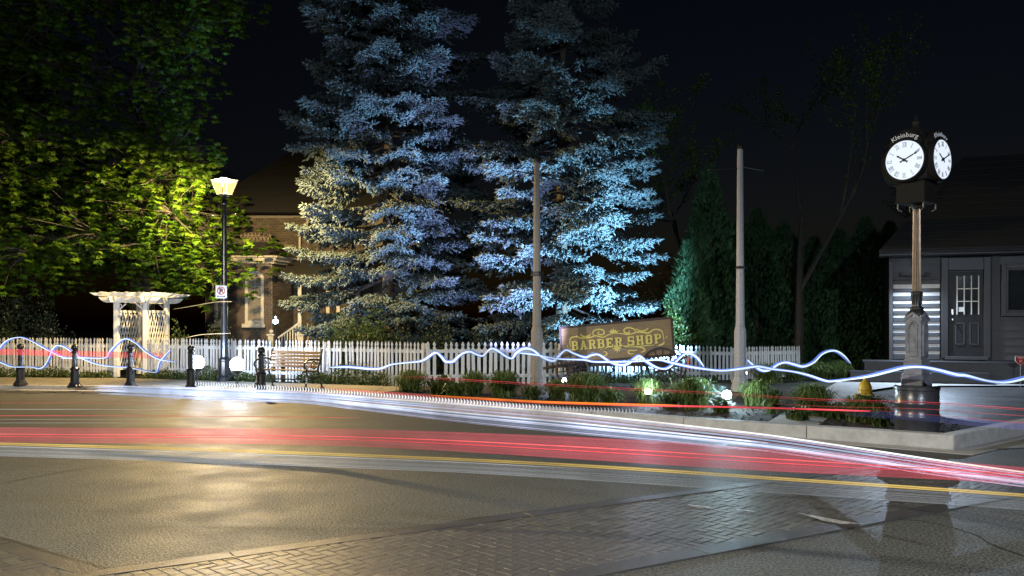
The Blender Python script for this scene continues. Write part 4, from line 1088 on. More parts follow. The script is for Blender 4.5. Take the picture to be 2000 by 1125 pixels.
def numeral(txt, ang, y):
    m_ = MB(); h = .060; wv = {'I':.014,'V':.034,'X':.034}; tot = sum(wv[c] for c in txt); x = -tot/2
    A = T(0,y,0) @ RY(ang) @ T(0,0,R0*.79)
    for i, c in enumerate(txt):
        wd = wv[c]; cx = x+wd/2; x += wd; e = .0004*i
        if c == 'I': m_.box((cx,-e,0), (.0058,.002,h), A)
        elif c == 'V': m_.bar((cx-.011,-e,h/2),(cx,-e,-h/2), .002, .0065, up=(0,1,0), M=A); m_.bar((cx+.011,-e-.0002,h/2),(cx,-e-.0002,-h/2), .0018, .0035, up=(0,1,0), M=A)
        else: m_.bar((cx-.011,-e,h/2),(cx+.011,-e,-h/2), .002, .0065, up=(0,1,0), M=A); m_.bar((cx+.011,-e-.0002,h/2),(cx-.011,-e-.0002,-h/2), .0018, .0035, up=(0,1,0), M=A)
        for zz in (h/2, -h/2): m_.box((cx,-e-.0003,zz), (wd*.95,.0015,.0028), A)
    return m_
def hand(L, tail, ang, y, wd):
    m_ = MB(); A = T(0,y,0) @ RY(ang)
    m_.prism([(-wd*.5,0),(wd*.5,0),(wd*.62,L*.55),(wd*.35,L*.62),(wd*.95,L*.74),(wd*.3,L*.86),(.001,L),(-.001,L),(-wd*.3,L*.86),(-wd*.95,L*.74),(-wd*.35,L*.62),(-wd*.62,L*.55)], 0, .004, A)
    m_.prism([(wd*.5,0),(-wd*.5,0),(-wd*.6,-tail*.7),(-wd*1.0,-tail),(wd*1.0,-tail),(wd*.6,-tail*.7)], .0002, .0042, A)
    return m_
kl = {}
for c in set('Kleinburg'): kl[c] = font_mesh(c, .088, M['signwhite'], .003, .001)
wchar = {'K':1.0,'l':.45,'e':.85,'i':.45,'n':.9,'b':.95,'u':.9,'r':.6,'g':.95}
for k in range(4):
    Zd = zc(3.80)
    m_ = RZ(k*PI/2) @ T(0,-.355,Zd)
    rim = MB(); rim.lathe([(R0+.006,-.0),(R0+.022,.004),(R0+.022,.10),(R0+.006,.10)], 48, m_ @ T(0,.0,0) @ RX(-PI/2)); 
    d = MB(); d.lathe([(R0,0),(R0,.03)], 56, RX(-PI/2)); dial = d.build('dial', dial_m, ck, M=m_ @ T(0,.006,0))
    rr = MB(); prof = [(R0+.001,.012),(R0+.004,-.008),(R0+.016,-.012),(R0+.024,-.004),(R0+.024,.10),(R0+.001,.10)]; rr.lathe(prof, 48, RX(-PI/2)); rr.f = rr.f[:-2]; rr.build('rim', M['case'], dial, smooth=True)
    for i, tx_ in enumerate(rom): numeral(tx_, R(30*i), -.0015).build('numeral', M['ink'], dial)
    hand(.135, .055, R(-57), -.010, .017).build('hour_hand', M['ink'], dial); hand(.235, .06, R(65), -.016, .015).build('minute_hand', M['ink'], dial)
    hb = MB(); hb.lathe([(.022,-.02),(.022,.0)], 14, RX(-PI/2)); hb.build('hand_hub', M['ink'], dial)
    hd = MB(); outer = []
    for i in range(13):
        t = PI*.24 + PI*.52*i/12; u = abs(i-6)/6; r_ = .318+.10*(1-u)**.75
        outer.append((r_*math.cos(t), r_*math.sin(t)))
    inner = [(.285*math.cos(PI*.76-PI*.52*i/12), .285*math.sin(PI*.76-PI*.52*i/12)) for i in range(13)]
    for i in range(12): hd.prism([outer[i], outer[i+1], inner[11-i], inner[12-i]], 0, .10)
    head = hd.build('pediment', M['case'], ck, M=m_ @ T(0,.03,0))
    tot = sum(wchar[c] for c in 'Kleinburg'); a = -R(33); span = R(66)
    for c in 'Kleinburg':
        da = span*wchar[c]/tot; a += da/2
        link('letter', kl[c], head, T(0,-.004,0) @ RY(a) @ T(0,0,.312) @ RX(PI/2)); a += da/2
# ================================================================== TREES AND PLANTS
rng = np.random.default_rng(11)
# small shapes
spindle_v = [(0,0,0),(.5,0,.35),(-.25,.43,.35),(-.25,-.43,.35),(0,0,1)]
spindle_f = [(0,2,1),(0,3,2),(0,1,3),(1,2,4),(2,3,4),(3,1,4)]
leaf_v = [(0,0,0),(.28,0,.30),(0,.05,.55),(-.28,0,.30),(0,-.04,1)]
leaf_f = [(0,1,2),(0,2,3),(1,4,2),(2,4,3)]
mp = [(0,0),(.44,.10),(.33,.30),(.52,.60),(.17,.58),(0,1.02),(-.17,.58),(-.52,.60),(-.33,.30),(-.44,.10)]
maple_v = [(x, .10*abs(x)-.12*y*y, y) for x, y in mp] + [(0,-.03,.32)]
maple_f = [(10,i,(i+1) % 10) for i in range(10)]

def spruce(name, label, base, H, rad, nwh, seed, z0=.7, n_per=8, group=None, dense=1.0, mt='spruce', cap=3.0):
    g = np.random.default_rng(seed)
    t = thing(name, label, 'tree', base, 0, group)
    tr = MB(); tr.tube([(0,0,-.1),(0,0,H*.3),(.04,.02,H*.65),(0,0,H*.97)], [.21,.16,.08,.012], 9); tr.build('trunk', M['bark'], t, smooth=True)
    Cn, Dn, Sn = [], [], []
    br = MB()
    toCam = math.atan2(-base[1], -base[0])
    z = z0
    while z < H*.985:
        fz = z/H; step = (.50 if fz < .8 else .32)*(1/dense)
        k = max(4, int(n_per*(1 if fz < .7 else .7))); a0 = g.uniform(0, 2*PI)
        for b in range(k):
            az = a0 + 2*PI*b/k + g.normal(0, .22)
            face = math.cos(az-toCam)
            if face < -.45 and g.random() < .55: continue
            zz = z + g.normal(0, .13)
            L = rad(zz, az) * g.uniform(.62, 1.15)
            L = min(L, cap*g.uniform(.93,1.03))
            if L < .15: continue
            hd = np.array([math.cos(az), math.sin(az), 0]); sd = np.array([-math.sin(az), math.cos(az), 0])
            sl = -.16 - .22*(1-fz) + g.normal(0,.06) if fz < .75 else .1 + g.normal(0,.1)
            up = .30 + g.normal(0,.06)
            pos = lambda s: hd*(L*s) + np.array([0,0,zz + L*(sl*s*1.25 + up*s*s*.8)])
            pts = [pos(s) for s in (0,.25,.5,.75,1)]
            br.tube([Vector(p) for p in pts], [.035,.028,.02,.013,.005], 4, cap=False)
            d = .30*L if L > 1 else .12*L
            while d < L:
                s = d/L; p0 = pos(s); tg = pos(min(1,s+.05))-pos(s-.05); tg /= np.linalg.norm(tg)
                for side in (-1, 1):
                    tl = min(.85, .52*(L-d)+.18) * g.uniform(.7,1.15)
                    dirv = tg*.75 + sd*side*g.uniform(.55,.95) + np.array([0,0,g.uniform(-.28,.06)]); dirv /= np.linalg.norm(dirv)
                    n = max(2, int(tl/.052)); u = np.linspace(.12, 1, n)
                    pp = p0 + np.outer(u*tl, dirv) + np.outer(u*u, np.array([0,0,-.10*tl]))
                    m = n*2
                    idx = np.repeat(np.arange(n), 2)
                    dv = dirv[None]*.85 + g.normal(0,.40,(m,3)) + np.array([0,0,-.18])
                    Cn.append(pp[idx]); Dn.append(dv); Sn.append(g.uniform(.10,.18,m)*(.8+.35*u[idx]))
                # tufts on the branch itself
                dv = tg[None]*.8 + g.normal(0,.5,(3,3)); Cn.append(np.repeat(p0[None],3,0)); Dn.append(dv); Sn.append(g.uniform(.09,.15,3))
                d += g.uniform(.075,.12)
            dv = hd[None]*.9 + g.normal(0,.35,(6,3)); Cn.append(np.repeat(pos(1)[None],6,0)); Dn.append(dv); Sn.append(g.uniform(.10,.17,6))
        z += step*g.uniform(.85,1.15)
    Cn = np.concatenate(Cn); Dn = np.concatenate(Dn); Sn = np.concatenate(Sn)
    S3 = np.stack([Sn*.40, Sn*.40, Sn], 1)
    tri_scatter('crown', Cn, basis(Dn, g), S3, spindle_v, spindle_f, M[mt], t)
    br.build('branches', M['twig'], t, kind='stuff')
    return len(Cn)
def rad_left(z, az):
    r = np.interp(z, [0,1.5,3,6,9,11,14,16.5], [2.6,3.15,3.3,3.2,2.9,2.3,1.2,.1])
    return r*(1+.14*math.sin(3*az+z*1.3)+.10*math.sin(z*2.1+az))
def rad_right(z, az):
    r = np.interp(z, [0,1.5,3,5,7,9,11,13,15], [2.5,3.0,3.3,3.3,2.95,2.5,1.8,.95,.05])
    return r*(1+.15*math.sin(2*az+z*1.7)+.10*math.sin(z*2.6-az))
n_a = spruce('spruce_tree', 'tall blue spruce lit yellowish on its left side, left of the pole', (-3.75,26.3,0), 16.5, rad_left, 0, 3, n_per=10, group='two tall blue spruces')
n_b = spruce('spruce_tree', 'tall blue spruce lit icy blue, behind the brown concrete pole', (1.45,25.4,0), 15.0, rad_right, 0, 5, n_per=10, cap=3.15, group='two tall blue spruces')

# ---- big maple behind the arbor
mt_ = thing('maple_tree', 'big green maple with broad leafy crown behind the garden arbor', 'tree', (-11.9,28.0,0))
g = np.random.default_rng(21)
b = MB(); b.tube([(.1,0,-.2),(.05,0,.6),(0,0,2.4),(-.05,0,4.2),(.15,.1,6.5),(.1,.2,9.5),(.3,.2,13)], [.55,.42,.37,.35,.26,.16,.04], 12); b.build('trunk', M['bark'], mt_, smooth=True)
knot = MB(); knot.ball((.12,-.36,2.75), .13, n=10, sq=(1,.5,1.2)); knot.ball((.05,-.35,2.55), .10, n=10, sq=(1.4,.5,.8)); knot.build('knot', M['twig'], mt_, smooth=True)
clumps = []
for k in range(250):
    u = g.normal(size=3); u /= np.linalg.norm(u); r_ = g.uniform(.55,1.0)**.6
    c = np.array([.2,0,8.6]) + u*r_*np.array([5.4,4.3,6.2])
    if c[2] < 3.3: c[2] = 3.3 + g.uniform(0,.5)
    if c[1] > 1.5 or (c[0] > 2.6 and c[2] > 4.2 and c[2] < 9.5) or c[0] > 3.4: continue
    clumps.append(c)
for c in ((-4.2,-2.8,3.4),(-3.2,-3.2,3.5),(-2.3,-3.2,3.45),(-1.2,-3.1,3.7),(-1.9,-2.6,3.9),(2.2,-2.6,3.8),(2.9,-2.4,3.2),(3.3,-2.5,2.9),(2.4,-2.2,3.3),(-4.8,-2,3.0),(3.4,-2.2,3.8),(.6,-3.2,4.7),(-.3,-3.2,4.4),(1.4,-3.2,5.2),(-3.7,-3.3,4.2),(2.0,-3.0,4.6)): clumps.append(np.array(c,float))
for k in range(64):                                   # the low front of the crown, nearest the street lamp
    clumps.append(np.array([g.uniform(-5.2,2.7), g.uniform(-4.2,-2.2), g.uniform(3.3,6.8)]))
limbs = MB(); LC, LD, LR, LS = [], [], [], []
nodes_ = [np.array([.05,0,3.4])]
for k in range(17):                                   # main limbs leave the trunk at different heights
    az = k*2.4+g.normal(0,.2); z0_ = 3.2+k*.42; L_ = 3.9*(1-.45*k/17)*g.uniform(.8,1.1)*(.62 if math.cos(az) > .2 else 1); pts_ = []
    for s_ in (0,.25,.5,.75,1):
        pts_.append(np.array([math.cos(az)*L_*s_+.08, math.sin(az)*L_*s_*.9, z0_+L_*(.75*s_-.25*s_*s_)]) + (g.normal(0,.10,3) if s_ else 0))
    limbs.tube([Vector(p) for p in pts_], [.10,.075,.055,.035,.015], 6, cap=False); nodes_ += pts_[2:]
nodes_ = np.array(nodes_)
for c in clumps:
    dd_ = np.linalg.norm((nodes_-c)*np.array([1,1,1.3]),axis=1) + np.where(nodes_[:,2] > c[2]+.2, 2.0, 0); q = nodes_[int(np.argmin(dd_))]
    mid = (q+c)/2 + np.array([0,0,.35]) + g.normal(0,.15,3)
    limbs.tube([Vector(q), Vector(mid), Vector(c)], [.035,.022,.008], 5, cap=False)
    m = 25
    for s in range(m):
        tip = c + g.normal(0,1,3)*np.array([.55,.55,.40])
        limbs.tube([Vector(c*.8+mid*.2), Vector((c+tip)/2+np.array([0,0,.06])), Vector(tip)], [.012,.008,.004], 3, cap=False)
        outw = tip - np.array([0,0,tip[2]-1.0]); outw /= np.linalg.norm(outw)+1e-6
        for w_ in range(2):
            pc = tip + g.normal(0,.05,3) + np.array([0,0,-.16*w_])
            n = int(g.integers(6,10)); az = g.uniform(0,2*PI) + 2*PI*np.arange(n)/n
            hor = np.stack([np.cos(az), np.sin(az), np.zeros(n)],1)
            d = hor*.72 + outw*.25 + np.array([0,0,-.62]) + g.normal(0,.22,(n,3))
            LC.append(pc + hor*.05); LD.append(d); LR.append(np.cross(np.array([0,0,1.0]), hor)*-1 + g.normal(0,.35,(n,3))); LS.append(g.uniform(.09,.175,n))
LC, LD, LR, LS = map(np.concatenate, (LC, LD, LR, LS))
dn = LD/np.linalg.norm(LD,axis=1,keepdims=True)
x = LR - dn*np.sum(LR*dn,1,keepdims=True); x /= np.linalg.norm(x,axis=1,keepdims=True); y = np.cross(dn, x)
tri_scatter('crown', LC, np.stack([x,y,dn],2), LS, maple_v, maple_f, M['maple'], mt_)
limbs.build('limbs', M['twig'], mt_, kind='stuff')

# ---- columnar cedars
def cedar(loc, H, r, label, seed, group, n=9000, cat='tree'):
    g = np.random.default_rng(seed); t = thing('cedar_tree', label, cat, loc, 0, group)
    b = MB(); b.tube([(0,0,-.1),(0,0,H*.9)], [.09,.02], 6); b.build('trunk', M['bark'], t)
    z = g.uniform(0,1,n)**1.25*H; az = g.uniform(0,2*PI,n)
    prof = np.interp(z/H, [0,.08,.3,.6,.85,1], [.75,.95,1.0,.78,.42,.02])*r
    lump = 1+.13*np.sin(az*5+z*2.2)+.12*np.sin(az*3-z*3.7)
    rr = prof*lump*np.sqrt(g.uniform(.45,1,n))
    Cn = np.stack([rr*np.cos(az), rr*np.sin(az), z],1)
    d = np.stack([np.cos(az)*.55, np.sin(az)*.55, np.full(n,1.0)],1)+g.normal(0,.3,(n,3))
    S = g.uniform(.14,.26,n); S3 = np.stack([S*.5,S*.5,S],1)
    fan_v = [(0,0,0),(.45,.0,.5),(.12,.06,.62),(0,0,1.05),(-.14,.05,.6),(-.45,0,.5)]
    fan_f = [(0,1,2),(0,2,3),(0,3,4),(0,4,5)]
    tri_scatter('crown', Cn, basis(d,g), S3, fan_v, fan_f, M['cedar'], t)
for i, (px, top, Y, r, lb) in enumerate([
    (1386,332,25.6,.80,'tallest pointed green cedar right of the blue spruces'),
    (1362,420,25.0,.62,'middle green cedar of the pointed trio beside the spruce'),
    (1345,478,24.6,.62,'shortest and leftmost green cedar of the pointed trio'),
    (1415,470,26.5,.7,'dim cedar directly left of the pale concrete pole')]):
    p = P(px,top,Y); cedar((p.x,p.y,0), p.z, r, lb, 40+i, 'pointed cedars beside the spruce', 9000)
for i, (px, top, Y, r) in enumerate([(1478,415,30,1.1),(1530,440,31,1.1),(1590,470,31,1.0),(1640,455,31.5,1.05),(1690,430,32,1.1),(1738,440,33,1.1),(1440,440,31,1.0)]):
    p = P(px,top,Y)
    cedar((p.x,p.y,0), p.z, r, ['dark cedar of the hedge just right of the pale pole top','dark hedge cedar in front of the bare tree trunk, left side','dark hedge cedar under the fork of the bare tree','dark hedge cedar right of the bare tree trunk','dark hedge cedar halfway between bare tree and clock','dark hedge cedar nearest to the grey shed corner','dark hedge cedar directly behind the pale pole'][i], 60+i, 'dark cedar hedge trees', 7000)

# ---- sparse spring trees behind
def bare_tree(loc, H, label, seed, spread, leaf=1.0, r0=.16, lean=0):
    g = np.random.default_rng(seed); t = thing('young_tree', label, 'tree', loc)
    wood = MB(); tips = []
    def grow(p, d, L, r, lev):
        pts = [p]; q = p.copy(); dd = d.copy(); n = 4
        for i in range(n):
            dd = dd + g.normal(0,.09,3) + np.array([0,0,.06]); dd /= np.linalg.norm(dd); q = q + dd*L/n; pts.append(q.copy())
        wood.tube([Vector(x) for x in pts], [r*(1-.45*i/n) for i in range(n+1)], 6 if lev < 2 else 4, cap=False)
        if lev >= 2: tips.extend([(pts[i], dd) for i in (2,3,4)])
        if lev < 4:
            k = [2,3,3,3][lev]
            for j in range(k):
                s = pts[g.integers(2,5)] if j else pts[-1]
                nd = dd*.9 + g.normal(0,spread*(.55 if lev else .4),3); nd[2] = abs(nd[2])*.8+.2; nd /= np.linalg.norm(nd)
                grow(s, nd, L*g.uniform(.55,.8), r*.55, lev+1)
    grow(np.array([0,0,-.1]), np.array([lean,0,1.0]), H*.36, r0, 0)
    wood.build('trunk', M['twig'], t, smooth=True)
    C_, D_, S_ = [], [], []
    for p, d in tips:
        n = int(5*leaf); C_.append(p + g.normal(0,.10,(n,3))); D_.append(g.normal(0,1,(n,3))+np.array([0,0,.3])); S_.append(g.uniform(.07,.13,n))
    tri_scatter('crown', np.concatenate(C_), basis(np.concatenate(D_),g), np.concatenate(S_), leaf_v, leaf_f, M['maple'], t)
bare_tree((9.3,28.4,0), 15.5, 'tall thin tree with sparse young leaves right of the pale pole', 6, .75, 2.6)
bare_tree((6.1,28.0,0), 11.0, 'smaller sparse young tree behind the pointed cedars', 9, .8, 2.6, .11, -.1)
bare_tree((18.5,34,0), 10, 'dim tree far behind the grey shed roof', 12, .8, 2.0)

# ---- leafy shrubs
def shrub(loc, rx, ry, h, label, seed, n=2600, mt='shrub', size=(.05,.10), flowers=0, group=None, stems=5, cat='shrub'):
    g = np.random.default_rng(seed); t = thing('shrub', label, cat, loc, 0, group)
    u = g.normal(size=(n,3)); u /= np.linalg.norm(u,axis=1,keepdims=True); u[:,2] = np.abs(u[:,2])
    r_ = g.uniform(.3,1,n)**.5; lump = 1+.2*np.sin(u[:,0]*6+seed)+.2*np.sin(u[:,2]*7+u[:,1]*5)
    Cn = u*(r_*lump)[:,None]*np.array([rx,ry,h*.85])+np.array([0,0,h*.12])
    tri_scatter('leaves', Cn, basis(u+g.normal(0,.7,(n,3)),g), g.uniform(*size,n), leaf_v, leaf_f, M[mt], t)
    w_ = MB()
    for k in range(stems):
        e = Cn[g.integers(n)]; w_.tube([Vector((e[0]*.1,e[1]*.1,-.02)), Vector(e)*.55, Vector(e)], [.014,.01,.004], 4, cap=False)
    w_.build('stems', M['twig'], t, kind='stuff')
    if flowers:
        i = g.choice(n, flowers); tri_scatter('blossoms', Cn[i]*1.04, basis(u[i],g), g.uniform(.03,.06,flowers), leaf_v, leaf_f, M['petal'], t)
def at(px, py, Y, z=.05): return (((px-1000)/F*Y), Y, z)
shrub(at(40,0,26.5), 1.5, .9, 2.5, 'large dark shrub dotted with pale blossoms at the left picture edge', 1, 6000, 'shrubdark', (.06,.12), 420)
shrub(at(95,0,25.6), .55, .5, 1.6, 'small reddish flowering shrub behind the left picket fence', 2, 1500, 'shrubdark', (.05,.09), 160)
shrub(at(12,0,25.2), .35, .4, 1.35, 'low green shrub rising behind the fence at the left edge', 3, 900)
shrub(at(348,0,24.6), .30, .3, 1.45, 'small green bush just right of the arbor', 4, 700)
shrub(at(425,0,25.2), .75, .5, 1.5, 'low green bush behind the fence at the street lamp', 14, 1500, 'shrubdark')
shrub(at(700,0,23.2), .95, .7, 1.75, 'yellow-green leafy bush under the left spruce, behind the fence', 5, 4200)
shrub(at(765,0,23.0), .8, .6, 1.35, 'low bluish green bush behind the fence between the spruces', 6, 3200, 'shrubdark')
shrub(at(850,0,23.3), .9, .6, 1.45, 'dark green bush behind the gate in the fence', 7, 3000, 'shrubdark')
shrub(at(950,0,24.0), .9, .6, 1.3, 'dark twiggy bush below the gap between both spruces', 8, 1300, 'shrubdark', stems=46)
shrub(at(1325,0,23.4), .75, .6, 1.75, 'bright green leafy bush right of the barber sign', 9, 3600)
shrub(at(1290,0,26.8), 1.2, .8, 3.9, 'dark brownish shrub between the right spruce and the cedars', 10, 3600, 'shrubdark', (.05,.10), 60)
shrub(at(625,0,27.3), .5, .4, 1.5, 'small shrub before the porch of the brick house', 15, 1200)
# climbing greenery at the fence foot
def creeper(pts, h, label, seed, n):
    g = np.random.default_rng(seed); t = thing('creeper', label, 'ground cover', (*pts[0],.08))
    p, q = Vector(pts[0]), Vector(pts[1]); u = g.uniform(0,1,n); d = (q-p)
    env = .35+.65*np.abs(np.sin(u*d.length*2.1+seed)*np.sin(u*d.length*.83))
    Cn = np.stack([d.x*u+g.normal(0,.06,n), d.y*u+g.normal(-.06,.09,n), g.uniform(0,1,n)**1.8*h*env+.02],1)
    o = tri_scatter('leaves', Cn, basis(g.normal(0,1,(n,3))+np.array([0,-.6,.5]),g), g.uniform(.04,.085,n), leaf_v, leaf_f, M['shrub'], t)
creeper([(-15.2,24.35),(-11.0,23.9)], .30, 'low weeds along the foot of the left picket fence', 31, 2600)
creeper([(-10.0,23.8),(-6.2,22.4)], .36, 'leafy creeper along the fence foot between arbor and dazzling lights', 32, 2600)
creeper([(-5.4,22.05),(-3.0,21.2)], .55, 'leafy creeper climbing the fence behind the bench', 33, 2400)
creeper([(1.2,21.5),(5.2,22.2)], .32, 'ground ivy along the fence foot behind the wagon', 34, 2600)

# ---- ornamental grasses and leafy perennials in the beds
def clump(px, py, hpx, wpx, label, seed, n=170, kind='grass', width=.008, group='ornamental grass clumps in the bed'):
    g = np.random.default_rng(seed); b0 = G(px,py,.10); k = b0.y/F; h, r_ = hpx*k*1.12, wpx*k*.72
    t = thing('grass_clump' if kind == 'grass' else 'leafy_plant', label, 'grass' if kind == 'grass' else 'plant', b0, 0, group if kind == 'grass' else 'leafy perennials in the bed')
    if kind == 'grass': n = int(n*2.2)
    else: n = int(n*1.7); h *= 1.45; r_ *= 1.25
    vs, fs = [], []
    for i in range(n):
        az = g.uniform(0,2*PI); out = r_*g.uniform(.1,1.1); hh = h*g.uniform(.6,1.05)*(1-.22*(out/r_)**2)
        c = np.array([math.cos(az),math.sin(az),0]); s_ = np.array([-c[1],c[0],0])*width*g.uniform(.7,1.4)
        rt = np.array([g.normal(0,r_*.16),g.normal(0,r_*.16),0])
        pr = [rt, rt+c*out*.22+np.array([0,0,hh*.5]), rt+c*out*.6+np.array([0,0,hh*.9]), rt+c*out*1.1+np.array([0,0,hh*(.98-.55*g.random())])]
        o = len(vs)
        for j, p in enumerate(pr): 
            wj = (1,1,.75,.1)[j]; vs += [tuple(p-s_*wj), tuple(p+s_*wj)]
        fs += [(o+2*j,o+2*j+1,o+2*j+3,o+2*j+2) for j in range(3)]
    m_ = MB(); m_.v = vs; m_.f = fs; m_.build('blades', M['grass'] if kind == 'grass' else M['shrub'], t, kind='stuff')
for a in [
 (802,764,42,72,'bushy grass clump at the left end of the bed, before the narrow fence',101,240),
 (925,770,46,56,'upright grass clump in front of the wide white pickets',102,200),
 (985,775,52,78,'arching grass clump just left of the brown pole',103,240),
 (1088,778,38,52,'thin grass clump just right of the brown pole foot',104,150),
 (1142,786,58,95,'large yellowish grass clump before the wagon front wheel',105,330),
 (1266,790,52,60,'pale bluish grass clump between the wagon wheels',106,230),
 (1352,800,62,82,'bright cyan-lit grass clump left of the ground light',107,320),
 (1478,792,50,64,'dim grass clump right of the ground light at the grey pole',108,200),
 (1588,812,62,82,'rounded grass clump on the path side of the corner bed',109,330),
 (1690,824,52,92,'big round grass clump in front of the yellow hydrant',110,380),
 (1500,748,40,70,'low grass at the foot of the grey pole by the fence end',111,200),
 (1548,742,36,60,'middle grass clump of the far bed near the fence end',112,180),
 (1602,740,34,52,'brownish grass clump in the far bed before the dark hedge',113,180),
 (1640,738,34,44,'rightmost grass clump of the far bed near the shed step',114,170)]: clump(*a)
for a in [
 (858,772,28,52,'broad leafy plant left of the upright grass clump',121,46,'leaf',.030),
 (890,778,22,46,'low broad leafy plant at the kerb before the pickets',122,40,'leaf',.030),
 (1038,782,20,40,'small leafy plant at the foot of the brown pole',123,36,'leaf',.026),
 (1192,792,26,46,'small leafy plant right of the large yellowish grass',124,44,'leaf',.024),
 (1305,798,26,44,'small leafy plant lit cyan beside the pale bluish grass',125,44,'leaf',.024),
 (1512,808,34,30,'upright sword-leaved plant beside the path',126,26,'leaf',.028),
 (1632,818,22,60,'low strappy plant between the two round grass clumps',127,60,'leaf',.018),
 (1720,832,24,50,'low strappy plant left of the clock drum',128,56,'leaf',.018),
 (1408,806,20,40,'small leafy plant at the ground light',129,40,'leaf',.022),
 (1560,822,20,52,'low strappy plant at the kerb below the rounded grass clump',130,50,'leaf',.018)]: clump(*a)
# mulch chips strewn over the beds
g = np.random.default_rng(77); pts = []
while len(pts) < 5200:
    a, b_ = g.random(), g.random(); p = G(1000+g.uniform(-240,880), g.uniform(770,846), .10)
    # keep those inside the two beds
    def inside(q, poly):
        c = False; j = len(poly)-1
        for i in range(len(poly)):
            xi, yi = poly[i][0], poly[i][1]; xj, yj = poly[j][0], poly[j][1]
            if (yi > q[1]) != (yj > q[1]) and q[0] < (xj-xi)*(q[1]-yi)/(yj-yi)+xi: c = not c
            j = i
        return c
    if inside(p, bedL) or inside(p, bedR): pts.append((p.x,p.y,.108))
chip_v = [(-.5,-.2,0),(.5,-.25,.05),(.45,.2,.02),(-.5,.25,.06)]
tri_scatter('mulch_chips', pts, basis(g.normal(0,.25,(len(pts),3))+np.array([0,0,1.0]),g), g.uniform(.02,.06,len(pts)), [(a,b_,c+.1) for a,b_,c in chip_v], [(0,1,2),(0,2,3)], M['mulch'])
# ================================================================== LIGHT TRAILS (thin glowing strands at lamp height above the road)
def spline(pts, step):
    q = [Vector(p) for p in pts]; out = []
    for i in range(len(q)-1):
        p0, p1, p2, p3 = q[max(0,i-1)], q[i], q[i+1], q[min(len(q)-1,i+2)]
        for k in range(step):
            t = k/step; out.append(.5*((2*p1)+(p2-p0)*t+(2*p0-5*p1+4*p2-p3)*t*t+(3*p1-p0-3*p2+p3)*t**3))
    out.append(q[-1]); return out
def interp(pts, x): return float(np.interp(x, [p[0] for p in pts], [p[1] for p in pts]))
EM = {}
def em(c, s):
    k = (c, s)
    if k not in EM: EM[k] = emit_flicker('glowing_trail', c, s)
    return EM[k]
def curtain(label, topl, botl, zmid, strands, x0, x1, step=25, group='car light trails over the road'):
    """strands: (fraction from top to bottom, radius, colour, strength[, xstart, xend])"""
    t = thing('light_trail', label, 'light trail', (0,0,0), 0, group)
    for s in strands:
        f, r, c, e = s[:4]; xa, xb = (s[4], s[5]) if len(s) > 4 else (x0, x1)
        pts = []; x = xa
        while True:
            a, b_ = interp(topl, x), interp(botl, x); Y0 = (CAMZ-zmid)*F/((a+b_)/2-HY); p = P(x, a+(b_-a)*f, Y0); pts.append(p)
            if x >= xb: break
            x = min(xb, x+step)
        # smooth the polyline a little
        for _ in range(3): pts = [pts[0]]+[(pts[i-1]+pts[i]*2+pts[i+1])/4 for i in range(1,len(pts)-1)]+[pts[-1]]
        n = len(pts); rs = [r*min(1, .25+min(i,n-1-i)/3) for i in range(n)]
        m_ = MB(); m_.tube(pts, rs, 4); m_.build('strand', em(c, e), t)
    return t
BW, WW, PK, RD, YL, OR, GY = (.56,.68,1.0), (1.0,.93,.80), (1.0,.55,.80), (1.0,.08,.11), (1.0,.70,.18), (1.0,.22,.03), (.72,.78,.85)
g = np.random.default_rng(5)
Wt = [(185,752),(400,757),(600,765),(700,772),(900,785),(1100,800),(1300,822),(1500,845),(1700,875),(1850,898),(2100,932)]
Wb = [(185,768),(400,781),(600,787),(700,801),(900,826),(1100,846),(1300,864),(1500,884),(1700,912),(1850,934),(2100,966)]
st = [(.10,.0034,WW,1.35),(.14,.002,WW,1.0),(.36,.002,PK,.8,190,1250),(.52,.005,(.78,.86,1.0),1.25,190,1500),(.56,.002,BW,1.1),(.66,.006,(.74,.82,1.0),1.15),(.72,.003,BW,1.1),(.92,.003,BW,.8,190,1500)]
for k in range(22): st.append(((k+.5)/22, g.uniform(.0009,.0019), BW if k % 5 else PK, g.uniform(.6,1.1), 185+g.uniform(0,260), 2100 if k % 3 else g.uniform(900,1700)))
for k in range(16): st.append((g.uniform(.0,1.0), g.uniform(.0024,.0048), BW, g.uniform(1.1,1.7), 185+g.uniform(0,60), g.uniform(550,900)))
curtain('wide bundle of blue-white headlight streaks sweeping along the kerb to the right edge', Wt, Wb, .65, st, 185, 2100)
Rt = [(-60,834),(300,836),(500,836),(700,838),(900,844),(1100,852),(1300,862),(1500,876),(1700,890),(1850,901),(2100,920)]
Rb = [(-60,864),(300,866),(500,867),(700,872),(900,882),(1100,895),(1300,908),(1500,920),(1700,930),(1850,937),(2100,950)]
st = [(.45,.0026,(1.0,.13,.13),1.2),(.62,.002,RD,1.1)]
for k in range(80): st.append(((k+g.uniform(.1,.9))/80, g.uniform(.00018,.00034), RD if k % 3 else (1,.26,.36), g.uniform(.6,1.0)))
curtain('broad soft red tail light streak across the middle of the road', Rt, Rb, .80, st, -60, 2100)
Yt = [(-60,862),(300,872),(600,882),(900,894),(1100,904),(1300,916),(1500,930),(1700,943),(1850,953),(2100,971)]
Yb = [(-60,890),(300,901),(600,912),(900,924),(1100,936),(1300,949),(1500,963),(1700,976),(1850,986),(2100,1004)]
st = [(.03,.0011,YL,.6),(.07,.0015,YL,.65),(.16,.0015,YL,.65),(.115,.0007,YL,.6),(.20,.0008,YL,.5),(.30,.0016,GY,.6,-60,1100)]
for k in range(26): st.append((.24+.74*(k+g.uniform(.1,.9))/26, g.uniform(.0003,.0007), GY, g.uniform(.3,.5), -60, 2100 if k%2 else 1150))
curtain('pair of yellow streaks with a pale grey veil below, nearest to the viewer', Yt, Yb, .60, st, -60, 2100)
